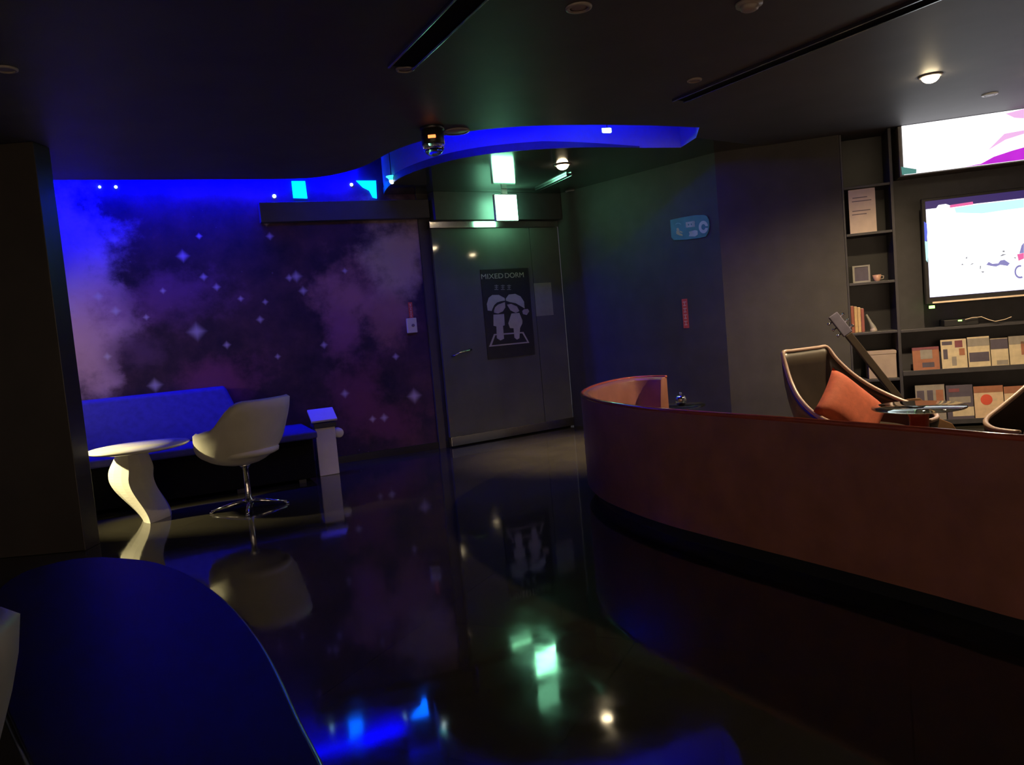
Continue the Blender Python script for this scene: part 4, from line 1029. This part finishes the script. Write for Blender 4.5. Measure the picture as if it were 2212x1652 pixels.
# things on the shelf column
def onshelf(i, px0, px1, ytop, depth_n):
    a = H(px0, ytop, -depth_n); b = H(px1, ytop, -depth_n); return max(a[0], sx0 + 0.02), b[0], shelf_z[i] + 0.001, a[1]
s0_, s1_, zb, zt = onshelf(1, 1831, 1889, 402, 0.03); zt = min(zt, shelf_z[0] - 0.027)
t = thing('notice_card', 'cream printed notice standing on the shelf column', 'notice', mtx=TM)
crd = link('card', bx(s0_, s1_, 0.02, 0.028, zb, zt), M['paper'], t)
bm = bmesh.new(); ww = s1_ - s0_; hh_ = zt - zb
for v, u0, u1 in ((0.80, 0.15, 0.7), (0.72, 0.12, 0.85), (0.50, 0.12, 0.8), (0.42, 0.1, 0.65)):
    add_box(bm, s0_ + ww * u0, s0_ + ww * u1, 0.0188, 0.0198, zb + hh_ * v, zb + hh_ * (v + 0.018))
link('print', bm, M['ink'], crd)
s0_, s1_, zb, zt = onshelf(2, 1841, 1879, 575, 0.05)
t = thing('photo_frame', 'small grey picture frame standing on the middle shelf', 'picture frame', mtx=TM)
bm = bx(s0_, s1_, 0.05, 0.065, zb, zb + 0.014)
for a in ((s0_, s1_, 0.05, 0.065, zt - 0.014, zt), (s0_, s0_ + 0.016, 0.05, 0.065, zb + 0.014, zt - 0.014), (s1_ - 0.016, s1_, 0.05, 0.065, zb + 0.014, zt - 0.014)): add_box(bm, *a)
link('frame', bm, M['frame_grey'], t)
link('picture', bx(s0_ + 0.016, s1_ - 0.016, 0.056, 0.064, zb + 0.014, zt - 0.014), M['mag_dark'], t)
s0_, s1_, zb, zt = onshelf(2, 1885, 1904, 590, 0.05)
cxm = (s0_ + s1_) / 2
t = thing('cup', 'small pinkish cup beside the grey picture frame on the shelf', 'cup', mtx=TM @ Matrix.Translation((cxm, 0.07, zb)))
link('bowl', lathe([(0.02, 0.0), (0.028, 0.01), (0.036, 0.055), (0.032, 0.055), (0.025, 0.012), (0.001, 0.010)], 20, cap=False), mat('pink_ceramic', (0.62, 0.36, 0.27), 0.4), t, smooth=True)
link('handle', tube([(0.034, 0, 0.045), (0.055, 0, 0.04), (0.052, 0, 0.02), (0.030, 0, 0.015)], 0.004), M['trim_pale'], t, smooth=True)
s0_, s1_, zb, zt = onshelf(3, 1834, 1866, 662, 0.03)
wb = (s1_ - s0_) / 4
for k, (mm, hh2, lab) in enumerate((('book_red', 1.0, 'dark red book at the left of the short book row'), ('book', 0.97, 'tan book second from the left in the short book row'), ('book', 0.93, 'tan book third from the left in the short book row'), ('book_red', 0.88, 'red brown book at the right of the short book row'))):
    t = thing('book', lab, 'book', mtx=TM @ Matrix.Translation((s0_ + wb * k, 0.03, zb)), group='books on the shelf')
    link('cover', bx(0.001, wb - 0.001, 0, 0.14, 0, (zt - zb) * hh2), M[mm], t, bevel=0.003)
    link('pages', bx(0.005, wb - 0.005, 0.004, 0.142, (zt - zb) * hh2 + 0.0002, (zt - zb) * hh2 + 0.002), M['paper'], t)
s0_, s1_, zb, zt = onshelf(3, 1872, 1890, 672, 0.05)
o = link('figurine', tube([(s0_, 0.08, zt - 0.03), (s0_ + 0.03, 0.08, zt - 0.10), (s0_ + 0.05, 0.08, zb + 0.03)], [0.008, 0.013, 0.024], 10), M['frame_grey'], mtx=TM)
add = tag(o, 'slim grey figure leaning beside the books on the shelf', 'figurine')
fb = link('foot', lathe([(0.03, 0.0), (0.03, 0.01), (0.02, 0.035)], 16, mtx=TM.inverted() @ TM @ Matrix.Translation((s0_ + 0.052, 0.08, zb))), M['trim_pale'], mtx=TM); fb.parent = o; fb.matrix_world = TM
s0_, s1_, zb, zt = onshelf(4, 1875, 1936, 760, 0.02)
t = thing('storage_box', 'plain brown card box on the shelf behind the armchair', 'box', mtx=TM)
link('box_body', bx(s0_, min(s1_, sx1 - 0.03), 0.03, 0.22, zb, zt - 0.03), M['card'], t, bevel=0.003)
link('lid', bx(s0_ - 0.003, min(s1_ + 0.003, sx1 - 0.027), 0.027, 0.223, zt - 0.03, zt), M['card'], t, bevel=0.003)
